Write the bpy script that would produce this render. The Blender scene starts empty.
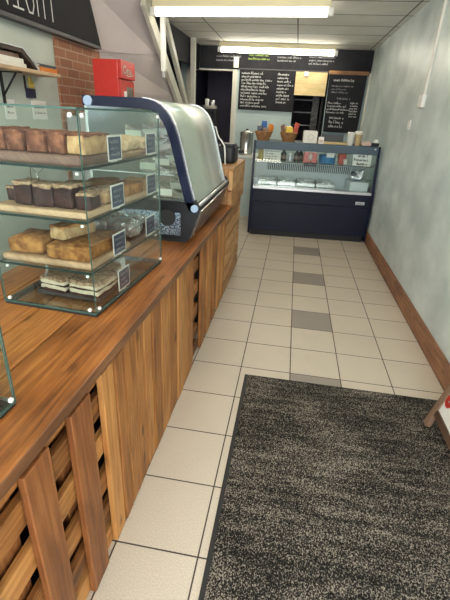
import bpy, math, random
from mathutils import Vector, Matrix, noise
random.seed(7)
C = bpy.context.scene.collection
sc = bpy.context.scene
R = math.radians

# ------------------------------------------------------------------ materials
def new_mat(name):
    m = bpy.data.materials.new(name); m.use_nodes = True
    nt = m.node_tree; nt.nodes.clear()
    out = nt.nodes.new('ShaderNodeOutputMaterial')
    return m, nt, out
def N(nt, t, **kw):
    n = nt.nodes.new('ShaderNode' + t)
    for k, v in kw.items():
        if k in n.inputs: n.inputs[k].default_value = v
        else: setattr(n, k, v)
    return n
def L(nt, a, b): nt.links.new(a, b)
def c4(c): return (c[0], c[1], c[2], 1)
def math_n(nt, op, a, b=None):
    n = nt.nodes.new('ShaderNodeMath'); n.operation = op
    for i, v in enumerate((a, b)):
        if v is None: continue
        if isinstance(v, (int, float)): n.inputs[i].default_value = v
        else: L(nt, v, n.inputs[i])
    return n.outputs[0]
def ramp(nt, fac, stops):
    r = nt.nodes.new('ShaderNodeValToRGB')
    e = r.color_ramp.elements
    while len(e) < len(stops): e.new(0.5)
    for i, (p, c) in enumerate(stops): e[i].position = p; e[i].color = c4(c)
    L(nt, fac, r.inputs[0]); return r.outputs[0]
def mixc(nt, fac, a, b, blend='MIX'):
    n = nt.nodes.new('ShaderNodeMix'); n.data_type = 'RGBA'; n.blend_type = blend
    for s, v in ((n.inputs[0], fac), (n.inputs[6], a), (n.inputs[7], b)):
        if isinstance(v, (int, float)): s.default_value = v
        elif isinstance(v, tuple): s.default_value = c4(v)
        else: L(nt, v, s)
    return n.outputs[2]

def mat(name, col, rough=0.5, metal=0.0, var=0.0, scale=12, bump=0.0, bscale=60, col2=None, stretch=None, spec=None, emit=None, coord='Object', contrast=(0.35, 0.65)):
    m, nt, out = new_mat(name)
    p = N(nt, 'BsdfPrincipled'); p.inputs['Roughness'].default_value = rough; p.inputs['Metallic'].default_value = metal
    if spec is not None: p.inputs['Specular IOR Level'].default_value = spec
    tc = N(nt, 'TexCoord'); src = tc.outputs[coord]
    if stretch:
        mp = N(nt, 'Mapping'); mp.inputs['Scale'].default_value = stretch; L(nt, src, mp.inputs['Vector']); src = mp.outputs[0]
    if col2 is None and var > 0: col2 = tuple(x * (1 - var) for x in col)
    if col2:
        nz = N(nt, 'TexNoise'); nz.inputs['Scale'].default_value = scale; nz.inputs['Detail'].default_value = 6
        L(nt, src, nz.inputs['Vector'])
        L(nt, ramp(nt, nz.outputs['Fac'], [(contrast[0], col2), (contrast[1], col)]), p.inputs['Base Color'])
    else: p.inputs['Base Color'].default_value = c4(col)
    if bump:
        nb = N(nt, 'TexNoise'); nb.inputs['Scale'].default_value = bscale; nb.inputs['Detail'].default_value = 4
        L(nt, src, nb.inputs['Vector'])
        b = N(nt, 'Bump'); b.inputs['Strength'].default_value = bump; b.inputs['Distance'].default_value = 0.01
        L(nt, nb.outputs['Fac'], b.inputs['Height']); L(nt, b.outputs[0], p.inputs['Normal'])
    if emit:
        p.inputs['Emission Color'].default_value = c4(emit[0]); p.inputs['Emission Strength'].default_value = emit[1]
    L(nt, p.outputs[0], out.inputs[0]); return m

def wood(name, dark, mid, light, rough=0.45, knots=1.0):
    m, nt, out = new_mat(name)
    p = N(nt, 'BsdfPrincipled')
    uv = N(nt, 'UVMap'); uv.uv_map = 'UVMap'
    mp = N(nt, 'Mapping'); mp.inputs['Scale'].default_value = (1.5, 34, 1); L(nt, uv.outputs[0], mp.inputs[0])
    n1 = N(nt, 'TexNoise'); n1.inputs['Scale'].default_value = 2.2; n1.inputs['Detail'].default_value = 8; n1.inputs['Distortion'].default_value = 0.6
    L(nt, mp.outputs[0], n1.inputs['Vector'])
    mp2 = N(nt, 'Mapping'); mp2.inputs['Scale'].default_value = (2.0, 5, 1); L(nt, uv.outputs[0], mp2.inputs[0])
    n2 = N(nt, 'TexNoise'); n2.inputs['Scale'].default_value = 1.6; n2.inputs['Detail'].default_value = 5
    L(nt, mp2.outputs[0], n2.inputs['Vector'])
    at = N(nt, 'Attribute'); at.attribute_name = 'tone'
    f = math_n(nt, 'ADD', math_n(nt, 'MULTIPLY', n1.outputs['Fac'], 0.55), math_n(nt, 'MULTIPLY', n2.outputs['Fac'], 0.45))
    f = math_n(nt, 'ADD', f, 0.015)
    f = math_n(nt, 'ADD', f, math_n(nt, 'MULTIPLY', math_n(nt, 'SUBTRACT', at.outputs['Fac'], 0.5), 0.42))
    col = ramp(nt, f, [(0.28, dark), (0.5, mid), (0.72, light)])
    if knots:
        v = N(nt, 'TexVoronoi'); v.inputs['Scale'].default_value = 3.2
        mp3 = N(nt, 'Mapping'); mp3.inputs['Scale'].default_value = (1, 2.1, 1); L(nt, uv.outputs[0], mp3.inputs[0]); L(nt, mp3.outputs[0], v.inputs['Vector'])
        k = ramp(nt, v.outputs['Distance'], [(0.05, (1, 1, 1)), (0.14, (0, 0, 0))])
        col = mixc(nt, math_n(nt, 'MULTIPLY', k, 0.75 * knots), col, tuple(x * 0.35 for x in dark))
    st = N(nt, 'TexNoise'); st.inputs['Scale'].default_value = 3.3; st.inputs['Detail'].default_value = 7; st.inputs['Roughness'].default_value = 0.65
    mp4 = N(nt, 'Mapping'); mp4.inputs['Scale'].default_value = (0.7, 2.2, 1); L(nt, uv.outputs[0], mp4.inputs[0]); L(nt, mp4.outputs[0], st.inputs['Vector'])
    col = mixc(nt, math_n(nt, 'MULTIPLY', ramp(nt, st.outputs['Fac'], [(0.52, (0, 0, 0)), (0.70, (1, 1, 1))]), 0.50), col, tuple(x * 0.6 for x in dark))
    L(nt, col, p.inputs['Base Color'])
    p.inputs['Roughness'].default_value = rough
    b = N(nt, 'Bump'); b.inputs['Strength'].default_value = 0.25; b.inputs['Distance'].default_value = 0.004
    L(nt, n1.outputs['Fac'], b.inputs['Height']); L(nt, b.outputs[0], p.inputs['Normal'])
    L(nt, p.outputs[0], out.inputs[0]); return m

def glass(name, tint=(0.95, 0.985, 0.97), base=0.012, power=4.0, rough=0.02, haze=0.0, hcol=(0.8, 0.86, 0.84)):
    m, nt, out = new_mat(name)
    t = N(nt, 'BsdfTransparent'); t.inputs[0].default_value = c4(tint)
    g = N(nt, 'BsdfGlossy'); g.inputs['Roughness'].default_value = rough; g.inputs['Color'].default_value = (1, 1, 1, 1)
    lw = N(nt, 'LayerWeight'); lw.inputs[0].default_value = 0.5
    f = math_n(nt, 'ADD', math_n(nt, 'MULTIPLY', math_n(nt, 'POWER', lw.outputs['Facing'], power), 0.9), base)
    mx = N(nt, 'MixShader'); L(nt, f, mx.inputs[0]); L(nt, t.outputs[0], mx.inputs[1]); L(nt, g.outputs[0], mx.inputs[2])
    res = mx.outputs[0]
    if haze:
        d = N(nt, 'BsdfDiffuse'); d.inputs[0].default_value = c4(hcol)
        m2 = N(nt, 'MixShader'); m2.inputs[0].default_value = haze
        L(nt, res, m2.inputs[1]); L(nt, d.outputs[0], m2.inputs[2]); res = m2.outputs[0]
    L(nt, res, out.inputs[0]); return m

def emission(name, col, s):
    m, nt, out = new_mat(name)
    e = N(nt, 'Emission'); e.inputs[0].default_value = c4(col); e.inputs[1].default_value = s
    L(nt, e.outputs[0], out.inputs[0]); return m

T = 0.33
def floor_mat():
    m, nt, out = new_mat('floor_tiles')
    p = N(nt, 'BsdfPrincipled')
    g = N(nt, 'NewGeometry'); s = N(nt, 'SeparateXYZ'); L(nt, g.outputs['Position'], s.inputs[0])
    ux = math_n(nt, 'DIVIDE', s.outputs[0], T); uy = math_n(nt, 'DIVIDE', s.outputs[1], T)
    fx = math_n(nt, 'FLOOR', ux); fy = math_n(nt, 'FLOOR', uy)
    dx = math_n(nt, 'ABSOLUTE', math_n(nt, 'SUBTRACT', math_n(nt, 'SUBTRACT', ux, fx), 0.5))
    dy = math_n(nt, 'ABSOLUTE', math_n(nt, 'SUBTRACT', math_n(nt, 'SUBTRACT', uy, fy), 0.5))
    grout = math_n(nt, 'GREATER_THAN', math_n(nt, 'MAXIMUM', dx, dy), 0.4905)
    cell = N(nt, 'CombineXYZ'); L(nt, fx, cell.inputs[0]); L(nt, fy, cell.inputs[1])
    wn = N(nt, 'TexWhiteNoise'); L(nt, cell.outputs[0], wn.inputs['Vector'])
    sp = N(nt, 'TexNoise'); sp.inputs['Scale'].default_value = 210; sp.inputs['Detail'].default_value = 3; L(nt, g.outputs['Position'], sp.inputs['Vector'])
    lo = N(nt, 'TexNoise'); lo.inputs['Scale'].default_value = 3.5; lo.inputs['Detail'].default_value = 5; L(nt, g.outputs['Position'], lo.inputs['Vector'])
    base = ramp(nt, sp.outputs['Fac'], [(0.3, (0.47, 0.405, 0.315)), (0.7, (0.66, 0.585, 0.48))])
    base = mixc(nt, math_n(nt, 'MULTIPLY', wn.outputs['Value'], 0.10), base, (0.42, 0.36, 0.28))
    base = mixc(nt, math_n(nt, 'MULTIPLY', ramp(nt, lo.outputs['Fac'], [(0.45, (0, 0, 0)), (0.75, (1, 1, 1))]), 0.22), base, (0.40, 0.35, 0.28))
    # accent tiles: second column, every third row
    md = N(nt, 'Math', operation='FLOORED_MODULO'); L(nt, fy, md.inputs[0]); md.inputs[1].default_value = 3
    isd = math_n(nt, 'MULTIPLY', math_n(nt, 'COMPARE', fx, 1.0), math_n(nt, 'COMPARE', md.outputs[0], 1.0))
    dk = ramp(nt, sp.outputs['Fac'], [(0.3, (0.20, 0.17, 0.145)), (0.7, (0.36, 0.315, 0.27))])
    col = mixc(nt, isd, base, dk)
    col = mixc(nt, grout, col, (0.055, 0.042, 0.03))
    L(nt, col, p.inputs['Base Color'])
    L(nt, math_n(nt, 'ADD', math_n(nt, 'MULTIPLY', grout, 0.4), 0.42), p.inputs['Roughness'])
    b = N(nt, 'Bump'); b.inputs['Strength'].default_value = 0.5; b.inputs['Distance'].default_value = 0.003
    L(nt, math_n(nt, 'SUBTRACT', 1.0, grout), b.inputs['Height']); L(nt, b.outputs[0], p.inputs['Normal'])
    L(nt, p.outputs[0], out.inputs[0]); return m

def ceiling_mat():
    m, nt, out = new_mat('ceiling_tiles')
    p = N(nt, 'BsdfPrincipled'); p.inputs['Roughness'].default_value = 0.8
    g = N(nt, 'NewGeometry'); s = N(nt, 'SeparateXYZ'); L(nt, g.outputs['Position'], s.inputs[0])
    ux = math_n(nt, 'DIVIDE', math_n(nt, 'SUBTRACT', s.outputs[0], 0.06), 1.2)
    uy = math_n(nt, 'DIVIDE', math_n(nt, 'SUBTRACT', s.outputs[1], 3.41), 0.6)
    fr = lambda u: math_n(nt, 'ABSOLUTE', math_n(nt, 'SUBTRACT', math_n(nt, 'FRACT', u), 0.5))
    gx = math_n(nt, 'GREATER_THAN', fr(ux), 0.4925); gy = math_n(nt, 'GREATER_THAN', fr(uy), 0.480)
    grid = math_n(nt, 'MAXIMUM', gx, gy)
    nz = N(nt, 'TexNoise'); nz.inputs['Scale'].default_value = 3; nz.inputs['Detail'].default_value = 5; L(nt, g.outputs['Position'], nz.inputs['Vector'])
    base = ramp(nt, nz.outputs['Fac'], [(0.3, (0.70, 0.68, 0.62)), (0.7, (0.80, 0.78, 0.72))])
    L(nt, mixc(nt, grid, base, (0.16, 0.155, 0.14)), p.inputs['Base Color'])
    L(nt, p.outputs[0], out.inputs[0]); return m

def brick_mat():
    m, nt, out = new_mat('brick')
    p = N(nt, 'BsdfPrincipled'); p.inputs['Roughness'].default_value = 0.85
    g = N(nt, 'NewGeometry'); s = N(nt, 'SeparateXYZ'); L(nt, g.outputs['Position'], s.inputs[0])
    cb = N(nt, 'CombineXYZ'); L(nt, s.outputs[1], cb.inputs[0]); L(nt, s.outputs[2], cb.inputs[1])
    b = N(nt, 'TexBrick'); L(nt, cb.outputs[0], b.inputs['Vector'])
    for k, v in (('Scale', 1.0), ('Mortar Size', 0.006), ('Brick Width', 0.225), ('Row Height', 0.075)): b.inputs[k].default_value = v
    b.inputs['Color1'].default_value = (0.36, 0.155, 0.085, 1); b.inputs['Color2'].default_value = (0.25, 0.105, 0.06, 1); b.inputs['Mortar'].default_value = (0.42, 0.30, 0.22, 1)
    nz = N(nt, 'TexNoise'); nz.inputs['Scale'].default_value = 18; nz.inputs['Detail'].default_value = 6; L(nt, g.outputs['Position'], nz.inputs['Vector'])
    L(nt, mixc(nt, math_n(nt, 'MULTIPLY', nz.outputs['Fac'], 0.35), b.outputs['Color'], (0.42, 0.22, 0.13)), p.inputs['Base Color'])
    bp = N(nt, 'Bump'); bp.inputs['Strength'].default_value = 0.5; bp.inputs['Distance'].default_value = 0.008; bp.invert = True
    L(nt, b.outputs['Fac'], bp.inputs['Height']); L(nt, bp.outputs[0], p.inputs['Normal'])
    L(nt, p.outputs[0], out.inputs[0]); return m

def mat_carpet():
    m, nt, out = new_mat('mat_pile')
    p = N(nt, 'BsdfPrincipled'); p.inputs['Roughness'].default_value = 0.95; p.inputs['Specular IOR Level'].default_value = 0.1
    g = N(nt, 'NewGeometry')
    mp = N(nt, 'Mapping'); mp.inputs['Scale'].default_value = (1, 0.75, 1); L(nt, g.outputs['Position'], mp.inputs[0])
    a = N(nt, 'TexNoise'); a.inputs['Scale'].default_value = 210; a.inputs['Detail'].default_value = 2; L(nt, mp.outputs[0], a.inputs['Vector'])
    w = N(nt, 'TexNoise'); w.inputs['Scale'].default_value = 2.6; w.inputs['Detail'].default_value = 4; L(nt, g.outputs['Position'], w.inputs['Vector'])
    mp2 = N(nt, 'Mapping'); mp2.inputs['Scale'].default_value = (2.2, 16, 1); mp2.inputs['Rotation'].default_value = (0, 0, R(9)); L(nt, g.outputs['Position'], mp2.inputs[0])
    w2 = N(nt, 'TexNoise'); w2.inputs['Scale'].default_value = 1.6; w2.inputs['Detail'].default_value = 3; L(nt, mp2.outputs[0], w2.inputs['Vector'])
    f = math_n(nt, 'ADD', a.outputs['Fac'], math_n(nt, 'MULTIPLY', math_n(nt, 'SUBTRACT', w.outputs['Fac'], 0.5), 0.22))
    f = math_n(nt, 'ADD', f, math_n(nt, 'MULTIPLY', math_n(nt, 'SUBTRACT', w2.outputs['Fac'], 0.5), 0.28))
    col = ramp(nt, f, [(0.42, (0.010, 0.009, 0.008)), (0.53, (0.050, 0.044, 0.037)), (0.68, (0.31, 0.27, 0.222))])
    L(nt, col, p.inputs['Base Color'])
    b = N(nt, 'Bump'); b.inputs['Strength'].default_value = 0.8; b.inputs['Distance'].default_value = 0.006
    L(nt, a.outputs['Fac'], b.inputs['Height']); L(nt, b.outputs[0], p.inputs['Normal'])
    L(nt, p.outputs[0], out.inputs[0]); return m

M = {}
M['floor'] = floor_mat(); M['ceil'] = ceiling_mat(); M['brick'] = brick_mat(); M['pile'] = mat_carpet()
M['mint_r'] = mat('wall_paint_right', (0.67, 0.76, 0.755), 0.38, col2=(0.475, 0.56, 0.56), scale=3.6, stretch=(1, 0.6, 0.8), bump=0.22, bscale=22, contrast=(0.38, 0.64))
M['mint_l'] = mat('wall_paint_left', (0.50, 0.555, 0.50), 0.55, var=0.08, scale=3, bump=0.05, bscale=20)
M['paleblue'] = mat('pale_blue_paint', (0.47, 0.58, 0.58), 0.5, var=0.06, scale=3)
M['mauve'] = mat('mauve_panel', (0.50, 0.445, 0.445), 0.6, var=0.12, scale=2.5)
M['seam'] = mat('panel_seam', (0.38, 0.335, 0.335), 0.7)
M['cream'] = mat('cream_gloss_paint', (0.66, 0.64, 0.55), 0.4, var=0.10, scale=6)
M['white'] = mat('white_plastic', (0.78, 0.78, 0.74), 0.4)
M['offwhite'] = mat('off_white_card', (0.78, 0.76, 0.68), 0.7, var=0.05)
M['blackpaint'] = mat('dark_wall_paint', (0.012, 0.012, 0.017), 0.7, spec=0.15, var=0.2, scale=5)
M['chalkboard'] = mat('chalkboard', (0.012, 0.012, 0.015), 0.7, spec=0.15, col2=(0.026, 0.026, 0.031), scale=4, contrast=(0.3, 0.75))
M['fascia'] = mat('fascia_black', (0.012, 0.012, 0.015), 0.7, var=0.2, scale=5, spec=0.15)
M['fascia_lip'] = mat('fascia_lip', (0.06, 0.06, 0.062), 0.6)
M['chalk'] = mat('chalk_white', (0.70, 0.70, 0.68), 0.9)
M['chalk_dim'] = mat('chalk_grey', (0.36, 0.36, 0.37), 0.9)
M['chalk_green'] = mat('chalk_green', (0.30, 0.42, 0.10), 0.9)
M['ink'] = mat('dark_ink', (0.05, 0.05, 0.05), 0.8)
M['redink'] = mat('red_print', (0.65, 0.05, 0.03), 0.5)
M['w_top'] = wood('worktop_wood', (0.060, 0.017, 0.004), (0.29, 0.098, 0.020), (0.53, 0.215, 0.052), 0.38)
M['w_edge'] = wood('worktop_edge_wood', (0.07, 0.026, 0.010), (0.17, 0.07, 0.026), (0.34, 0.17, 0.07), 0.45)
M['w_front'] = wood('cladding_wood', (0.080, 0.026, 0.006), (0.34, 0.132, 0.030), (0.56, 0.262, 0.076), 0.6)
M['w_red'] = wood('reddish_board_wood', (0.065, 0.020, 0.006), (0.23, 0.078, 0.020), (0.38, 0.155, 0.046), 0.55)
M['w_box'] = wood('pallet_box_wood', (0.16, 0.07, 0.024), (0.44, 0.22, 0.08), (0.66, 0.40, 0.18), 0.55)
M['w_base'] = wood('baseboard_wood', (0.06, 0.020, 0.009), (0.22, 0.085, 0.035), (0.40, 0.20, 0.10), 0.45)
M['w_pale'] = wood('pale_board_wood', (0.25, 0.14, 0.075), (0.40, 0.25, 0.14), (0.54, 0.37, 0.22), 0.55, knots=0.3)
M['w_dark'] = wood('dark_board_wood', (0.06, 0.03, 0.022), (0.13, 0.07, 0.05), (0.22, 0.13, 0.095), 0.5, knots=0.3)
M['w_pine'] = wood('pine_blind_wood', (0.50, 0.36, 0.15), (0.62, 0.47, 0.22), (0.72, 0.58, 0.31), 0.5, knots=0.3)
M['w_sign'] = wood('sign_frame_wood', (0.05, 0.026, 0.014), (0.13, 0.072, 0.042), (0.23, 0.145, 0.09), 0.55, knots=0.2)
M['glass'] = glass('clear_glass')
M['glass_case'] = glass('display_case_glass', (0.955, 0.985, 0.975), 0.008, 3.8, 0.015, haze=0.002)
M['glass_curved'] = glass('curved_glass', (0.80, 0.88, 0.82), 0.10, 2.0, 0.28, haze=0.32, hcol=(0.50, 0.56, 0.46))  # grey-green haze colour stands in for the right wall's reflection
M['glass_edge'] = mat('glass_edge', (0.05, 0.105, 0.088), 0.2)
M['shelf_edge'] = mat('shelf_glass_edge', (0.012, 0.028, 0.025), 0.4, spec=0.1)
M['rubber'] = mat('black_rubber', (0.015, 0.015, 0.016), 0.6)
M['black'] = mat('black_plastic', (0.014, 0.015, 0.018), 0.4, spec=0.3)
M['navy'] = mat('navy_metal', (0.007, 0.011, 0.036), 0.3, spec=0.25, var=0.15, scale=4)
M['navy_panel'] = mat('navy_panel', (0.009, 0.012, 0.030), 0.4, spec=0.25, var=0.2, scale=3)
M['canopy'] = mat('blue_grey_metal', (0.075, 0.115, 0.15), 0.45, spec=0.3, var=0.1, scale=5)
M['steel'] = mat('stainless_steel', (0.62, 0.62, 0.60), 0.25, 1.0, var=0.15, scale=8, stretch=(6, 6, 0.6))
M['alu'] = mat('brushed_aluminium', (0.66, 0.67, 0.68), 0.32, 0.9)
M['capblue'] = mat('pale_blue_cap', (0.34, 0.46, 0.62), 0.4)
M['liner'] = mat('white_liner', (0.62, 0.68, 0.72), 0.35)
M['grille_dark'] = mat('grille_dark', (0.03, 0.04, 0.05), 0.5)
M['red'] = mat('red_enamel', (0.62, 0.035, 0.025), 0.35, var=0.08)
M['darkroom'] = mat('dark_room_paint', (0.07, 0.062, 0.078), 0.7, var=0.2, scale=4)
M['darkblue'] = mat('dark_blue_fabric', (0.018, 0.018, 0.05), 0.8, var=0.3)
M['cabinet'] = mat('grey_laminate', (0.42, 0.43, 0.42), 0.5)
M['cake_pink'] = mat('tray_bake_crust', (0.27, 0.110, 0.060), 0.9, spec=0.2, col2=(0.10, 0.036, 0.022), scale=26, bump=0.6, bscale=90)
M['sponge'] = mat('pale_sponge', (0.50, 0.33, 0.16), 0.9, col2=(0.33, 0.18, 0.075), scale=40, bump=0.6, bscale=120)
M['crust'] = mat('golden_crust', (0.40, 0.19, 0.055), 0.85, spec=0.2, col2=(0.15, 0.052, 0.014), scale=34, bump=0.5, bscale=90)
M['cream_p'] = mat('flaky_cream_pastry', (0.66, 0.52, 0.32), 0.8, col2=(0.50, 0.33, 0.16), scale=45, bump=0.8, bscale=120)
M['choc'] = mat('dark_chocolate', (0.020, 0.007, 0.007), 0.45, spec=0.2, col2=(0.05, 0.018, 0.016), scale=30, bump=0.4, bscale=80)
M['crumb'] = mat('crumb_topping', (0.52, 0.37, 0.22), 0.9, col2=(0.20, 0.10, 0.055), scale=70, bump=0.9, bscale=150)
M['whitecream'] = mat('white_cream', (0.62, 0.53, 0.38), 0.7, var=0.15, scale=50, bump=0.4, bscale=120)
M['slate'] = mat('slate_grey', (0.030, 0.028, 0.030), 0.6, bump=0.3, bscale=50)
M['sparkle'] = mat('painted_sparkle', (0.45, 0.56, 0.68), 0.3, 0.7, col2=(0.02, 0.03, 0.05), scale=130, contrast=(0.42, 0.56))  # bluish sparkle of reflections put into a speckle colour
M['w_tray'] = mat('dark_tray', (0.05, 0.03, 0.022), 0.6, var=0.4, scale=30)
M['film'] = glass('cling_film', (0.86, 0.86, 0.88), 0.16, 1.4, 0.12, haze=0.12)
M['wicker'] = mat('wicker', (0.42, 0.22, 0.085), 0.7, col2=(0.20, 0.09, 0.03), scale=60, bump=0.8, bscale=90)
M['pk_blue'] = mat('blue_packet', (0.05, 0.13, 0.35), 0.25); M['pk_navy'] = mat('dark_packet', (0.03, 0.04, 0.06), 0.3)
M['pk_red'] = mat('red_packet', (0.55, 0.10, 0.07), 0.25); M['pk_yellow'] = mat('yellow_packet', (0.75, 0.52, 0.06), 0.25)
M['pk_orange'] = mat('orange_packet', (0.68, 0.22, 0.04), 0.25); M['pk_white'] = mat('white_packet', (0.72, 0.68, 0.60), 0.3)
M['pk_brown'] = mat('brown_packet', (0.20, 0.12, 0.08), 0.3)
M['mustard'] = mat('mustard_jar', (0.42, 0.32, 0.10), 0.3)
M['bluebox'] = mat('blue_tub', (0.05, 0.20, 0.42), 0.35)
M['tan'] = mat('tan_paper_cup', (0.50, 0.38, 0.20), 0.7)
M['pink'] = mat('pale_pink_paper', (0.68, 0.50, 0.42), 0.7, var=0.1, scale=20)
M['foil'] = mat('crinkled_foil', (0.55, 0.57, 0.60), 0.3, 0.6, bump=0.8, bscale=40)
M['yellow_paper'] = mat('yellow_paper', (0.62, 0.46, 0.10), 0.7)
M['tube'] = emission('fluorescent_tube', (1.0, 0.93, 0.78), 24)
M['led'] = emission('cabinet_lamp', (0.75, 0.87, 1.0), 6); M['shelf_fill'] = emission('chiller_fill_glow', (0.80, 0.90, 1.0), 2.6)
M['body_l'] = mat('fitting_spill_tint', (0.70, 0.64, 0.42), 0.5)  # white housing; the tube's yellow spill is put into its colour

# ------------------------------------------------------------------ mesh builder
class MB:
    def __init__(s): s.v = []; s.f = []; s.uv = []; s.tone = []; s.mi = []; s.sm = []
    def face(s, idx, uvs=None, tone=0.5, mi=0, sm=False):
        s.f.append(idx); s.uv.extend(uvs or [(s.v[i][0] + s.v[i][2], s.v[i][1]) for i in idx]); s.tone.extend([tone] * len(idx)); s.mi.append(mi); s.sm.append(sm)
    def hexa(s, P, grain=0, mi=0, tone=None, mis=None):
        """P: 8 points, index = x + 2y + 4z"""
        if tone is None: tone = random.random()
        P = [Vector(p) for p in P]; n = len(s.v); s.v.extend([tuple(p) for p in P])
        ax = [(P[1] - P[0]).normalized(), (P[2] - P[0]).normalized(), (P[4] - P[0]).normalized()]
        g = ax[grain]; o = [ax[i] for i in range(3) if i != grain]
        ou, ov = random.uniform(0, 20), random.uniform(0, 20)
        F = [(0, 4, 6, 2), (1, 3, 7, 5), (0, 1, 5, 4), (2, 6, 7, 3), (0, 2, 3, 1), (4, 5, 7, 6)]
        for k, q in enumerate(F):
            uvs = [((P[i] - P[0]).dot(g) + ou, (P[i] - P[0]).dot(o[0]) + (P[i] - P[0]).dot(o[1]) * 1.0 + ov) for i in q]
            s.face(tuple(n + i for i in q), uvs, tone, mis[k] if mis else mi)
    def box(s, lo, hi, grain=0, mi=0, tone=None, mis=None, rot=None, piv=None):
        P = [Vector((hi[0] if i & 1 else lo[0], hi[1] if i & 2 else lo[1], hi[2] if i & 4 else lo[2])) for i in range(8)]
        if rot is not None:
            c = Vector(piv) if piv else (Vector(lo) + Vector(hi)) / 2
            P = [c + rot @ (p - c) for p in P]
        s.hexa(P, grain, mi, tone, mis); return s
    def cbox(s, c, size, **k):
        h = [x / 2 for x in size]
        return s.box([c[i] - h[i] for i in range(3)], [c[i] + h[i] for i in range(3)], **k)
    def prism(s, prof, y0, y1, ax='xz', mi=0, sm=False, caps=True, closed=True, mi_cap=None):
        """2D outline pushed along the third axis"""
        mp = {'xz': lambda a, b, t: (a, t, b), 'yz': lambda a, b, t: (t, a, b), 'xy': lambda a, b, t: (a, b, t)}[ax]
        n = len(s.v); k = len(prof)
        for t in (y0, y1):
            for a, b in prof: s.v.append(mp(a, b, t))
        for i in range(k if closed else k - 1):
            j = (i + 1) % k; s.face((n + i, n + j, n + k + j, n + k + i), mi=mi, sm=sm)
        if caps:
            s.face(tuple(n + i for i in range(k))[::-1], mi=mi if mi_cap is None else mi_cap); s.face(tuple(n + k + i for i in range(k)), mi=mi if mi_cap is None else mi_cap)
        return s
    def lathe(s, prof, c=(0, 0, 0), seg=20, mi=0, axis='z', sm=True):
        n = len(s.v)
        for r, z in prof:
            for i in range(seg):
                a = 2 * math.pi * i / seg; x, y = r * math.cos(a), r * math.sin(a)
                p = {'z': (x, y, z), 'y': (x, z, y), 'x': (z, x, y)}[axis]
                s.v.append((c[0] + p[0], c[1] + p[1], c[2] + p[2]))
        for j in range(len(prof) - 1):
            for i in range(seg):
                k = (i + 1) % seg
                s.face((n + j * seg + i, n + j * seg + k, n + (j + 1) * seg + k, n + (j + 1) * seg + i), mi=mi, sm=sm)
        s.face(tuple(n + i for i in range(seg))[::-1], mi=mi); e = n + (len(prof) - 1) * seg
        s.face(tuple(e + i for i in range(seg)), mi=mi); return s
    def tube(s, pts, r, seg=8, mi=0):
        pts = [Vector(p) for p in pts]; n = len(s.v); up = Vector((0.3, 0.2, 1)).normalized()
        for i, p in enumerate(pts):
            d = (pts[min(i + 1, len(pts) - 1)] - pts[max(i - 1, 0)]).normalized()
            a = d.cross(up)
            if a.length < 0.05: a = d.cross(Vector((1, 0, 0)))
            a.normalize(); b = d.cross(a)
            for k in range(seg):
                t = 2 * math.pi * k / seg; s.v.append(tuple(p + (a * math.cos(t) + b * math.sin(t)) * r))
        for i in range(len(pts) - 1):
            for k in range(seg):
                j = (k + 1) % seg
                s.face((n + i * seg + k, n + i * seg + j, n + (i + 1) * seg + j, n + (i + 1) * seg + k), mi=mi, sm=True)
        s.face(tuple(n + k for k in range(seg))[::-1], mi=mi); e = n + (len(pts) - 1) * seg
        s.face(tuple(e + k for k in range(seg)), mi=mi); return s
    def lump(s, c, size, rnd=0.3, nz=0.0, ns=18, n=7, rot=0.0, mi=0, bulge=0.0, seed=0):
        """rounded, slightly irregular block (cakes, loaves, packets)"""
        hx, hy, hz = [x / 2 for x in size]; r = rnd * min(hx, hy, hz); ids = {}; base = len(s.v)
        cr, sr = math.cos(rot), math.sin(rot)
        def vid(a, b, d):
            key = (round(a, 4), round(b, 4), round(d, 4))
            if key in ids: return ids[key]
            p = Vector((a * hx, b * hy, d * hz))
            q = Vector((max(-hx + r, min(hx - r, p.x)), max(-hy + r, min(hy - r, p.y)), max(-hz + r, min(hz - r, p.z))))
            e = p - q
            if e.length > 1e-9: p = q + e.normalized() * r
            if d > -0.9: p.z += bulge * (1 - a * a) * (1 - b * b) * (d + 1) / 2
            if nz:
                o = noise.noise_vector(Vector((p.x + seed * 3.1, p.y + seed, p.z)) * ns) * nz
                if d < -0.8: o.z = 0
                p += o
            ids[key] = len(s.v)
            s.v.append((c[0] + p.x * cr - p.y * sr, c[1] + p.x * sr + p.y * cr, c[2] + hz + p.z)); return ids[key]
        def gridf(fn):
            for i in range(n):
                for j in range(n):
                    a0, a1, b0, b1 = -1 + 2 * i / n, -1 + 2 * (i + 1) / n, -1 + 2 * j / n, -1 + 2 * (j + 1) / n
                    s.face((vid(*fn(a0, b0)), vid(*fn(a1, b0)), vid(*fn(a1, b1)), vid(*fn(a0, b1))), mi=mi, sm=True)
        gridf(lambda a, b: (a, b, 1)); gridf(lambda a, b: (b, a, -1))
        gridf(lambda a, b: (a, -1, b)); gridf(lambda a, b: (b, 1, a))
        gridf(lambda a, b: (1, a, b)); gridf(lambda a, b: (-1, b, a)); return s
    def pane(s, lo, hi):
        """glass sheet: broad faces slot 0, thin edges slot 1"""
        d = [hi[i] - lo[i] for i in range(3)]; k = d.index(min(d)); mis = [1] * 6; mis[2 * k] = mis[2 * k + 1] = 0
        return s.box(lo, hi, mis=mis)
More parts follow.
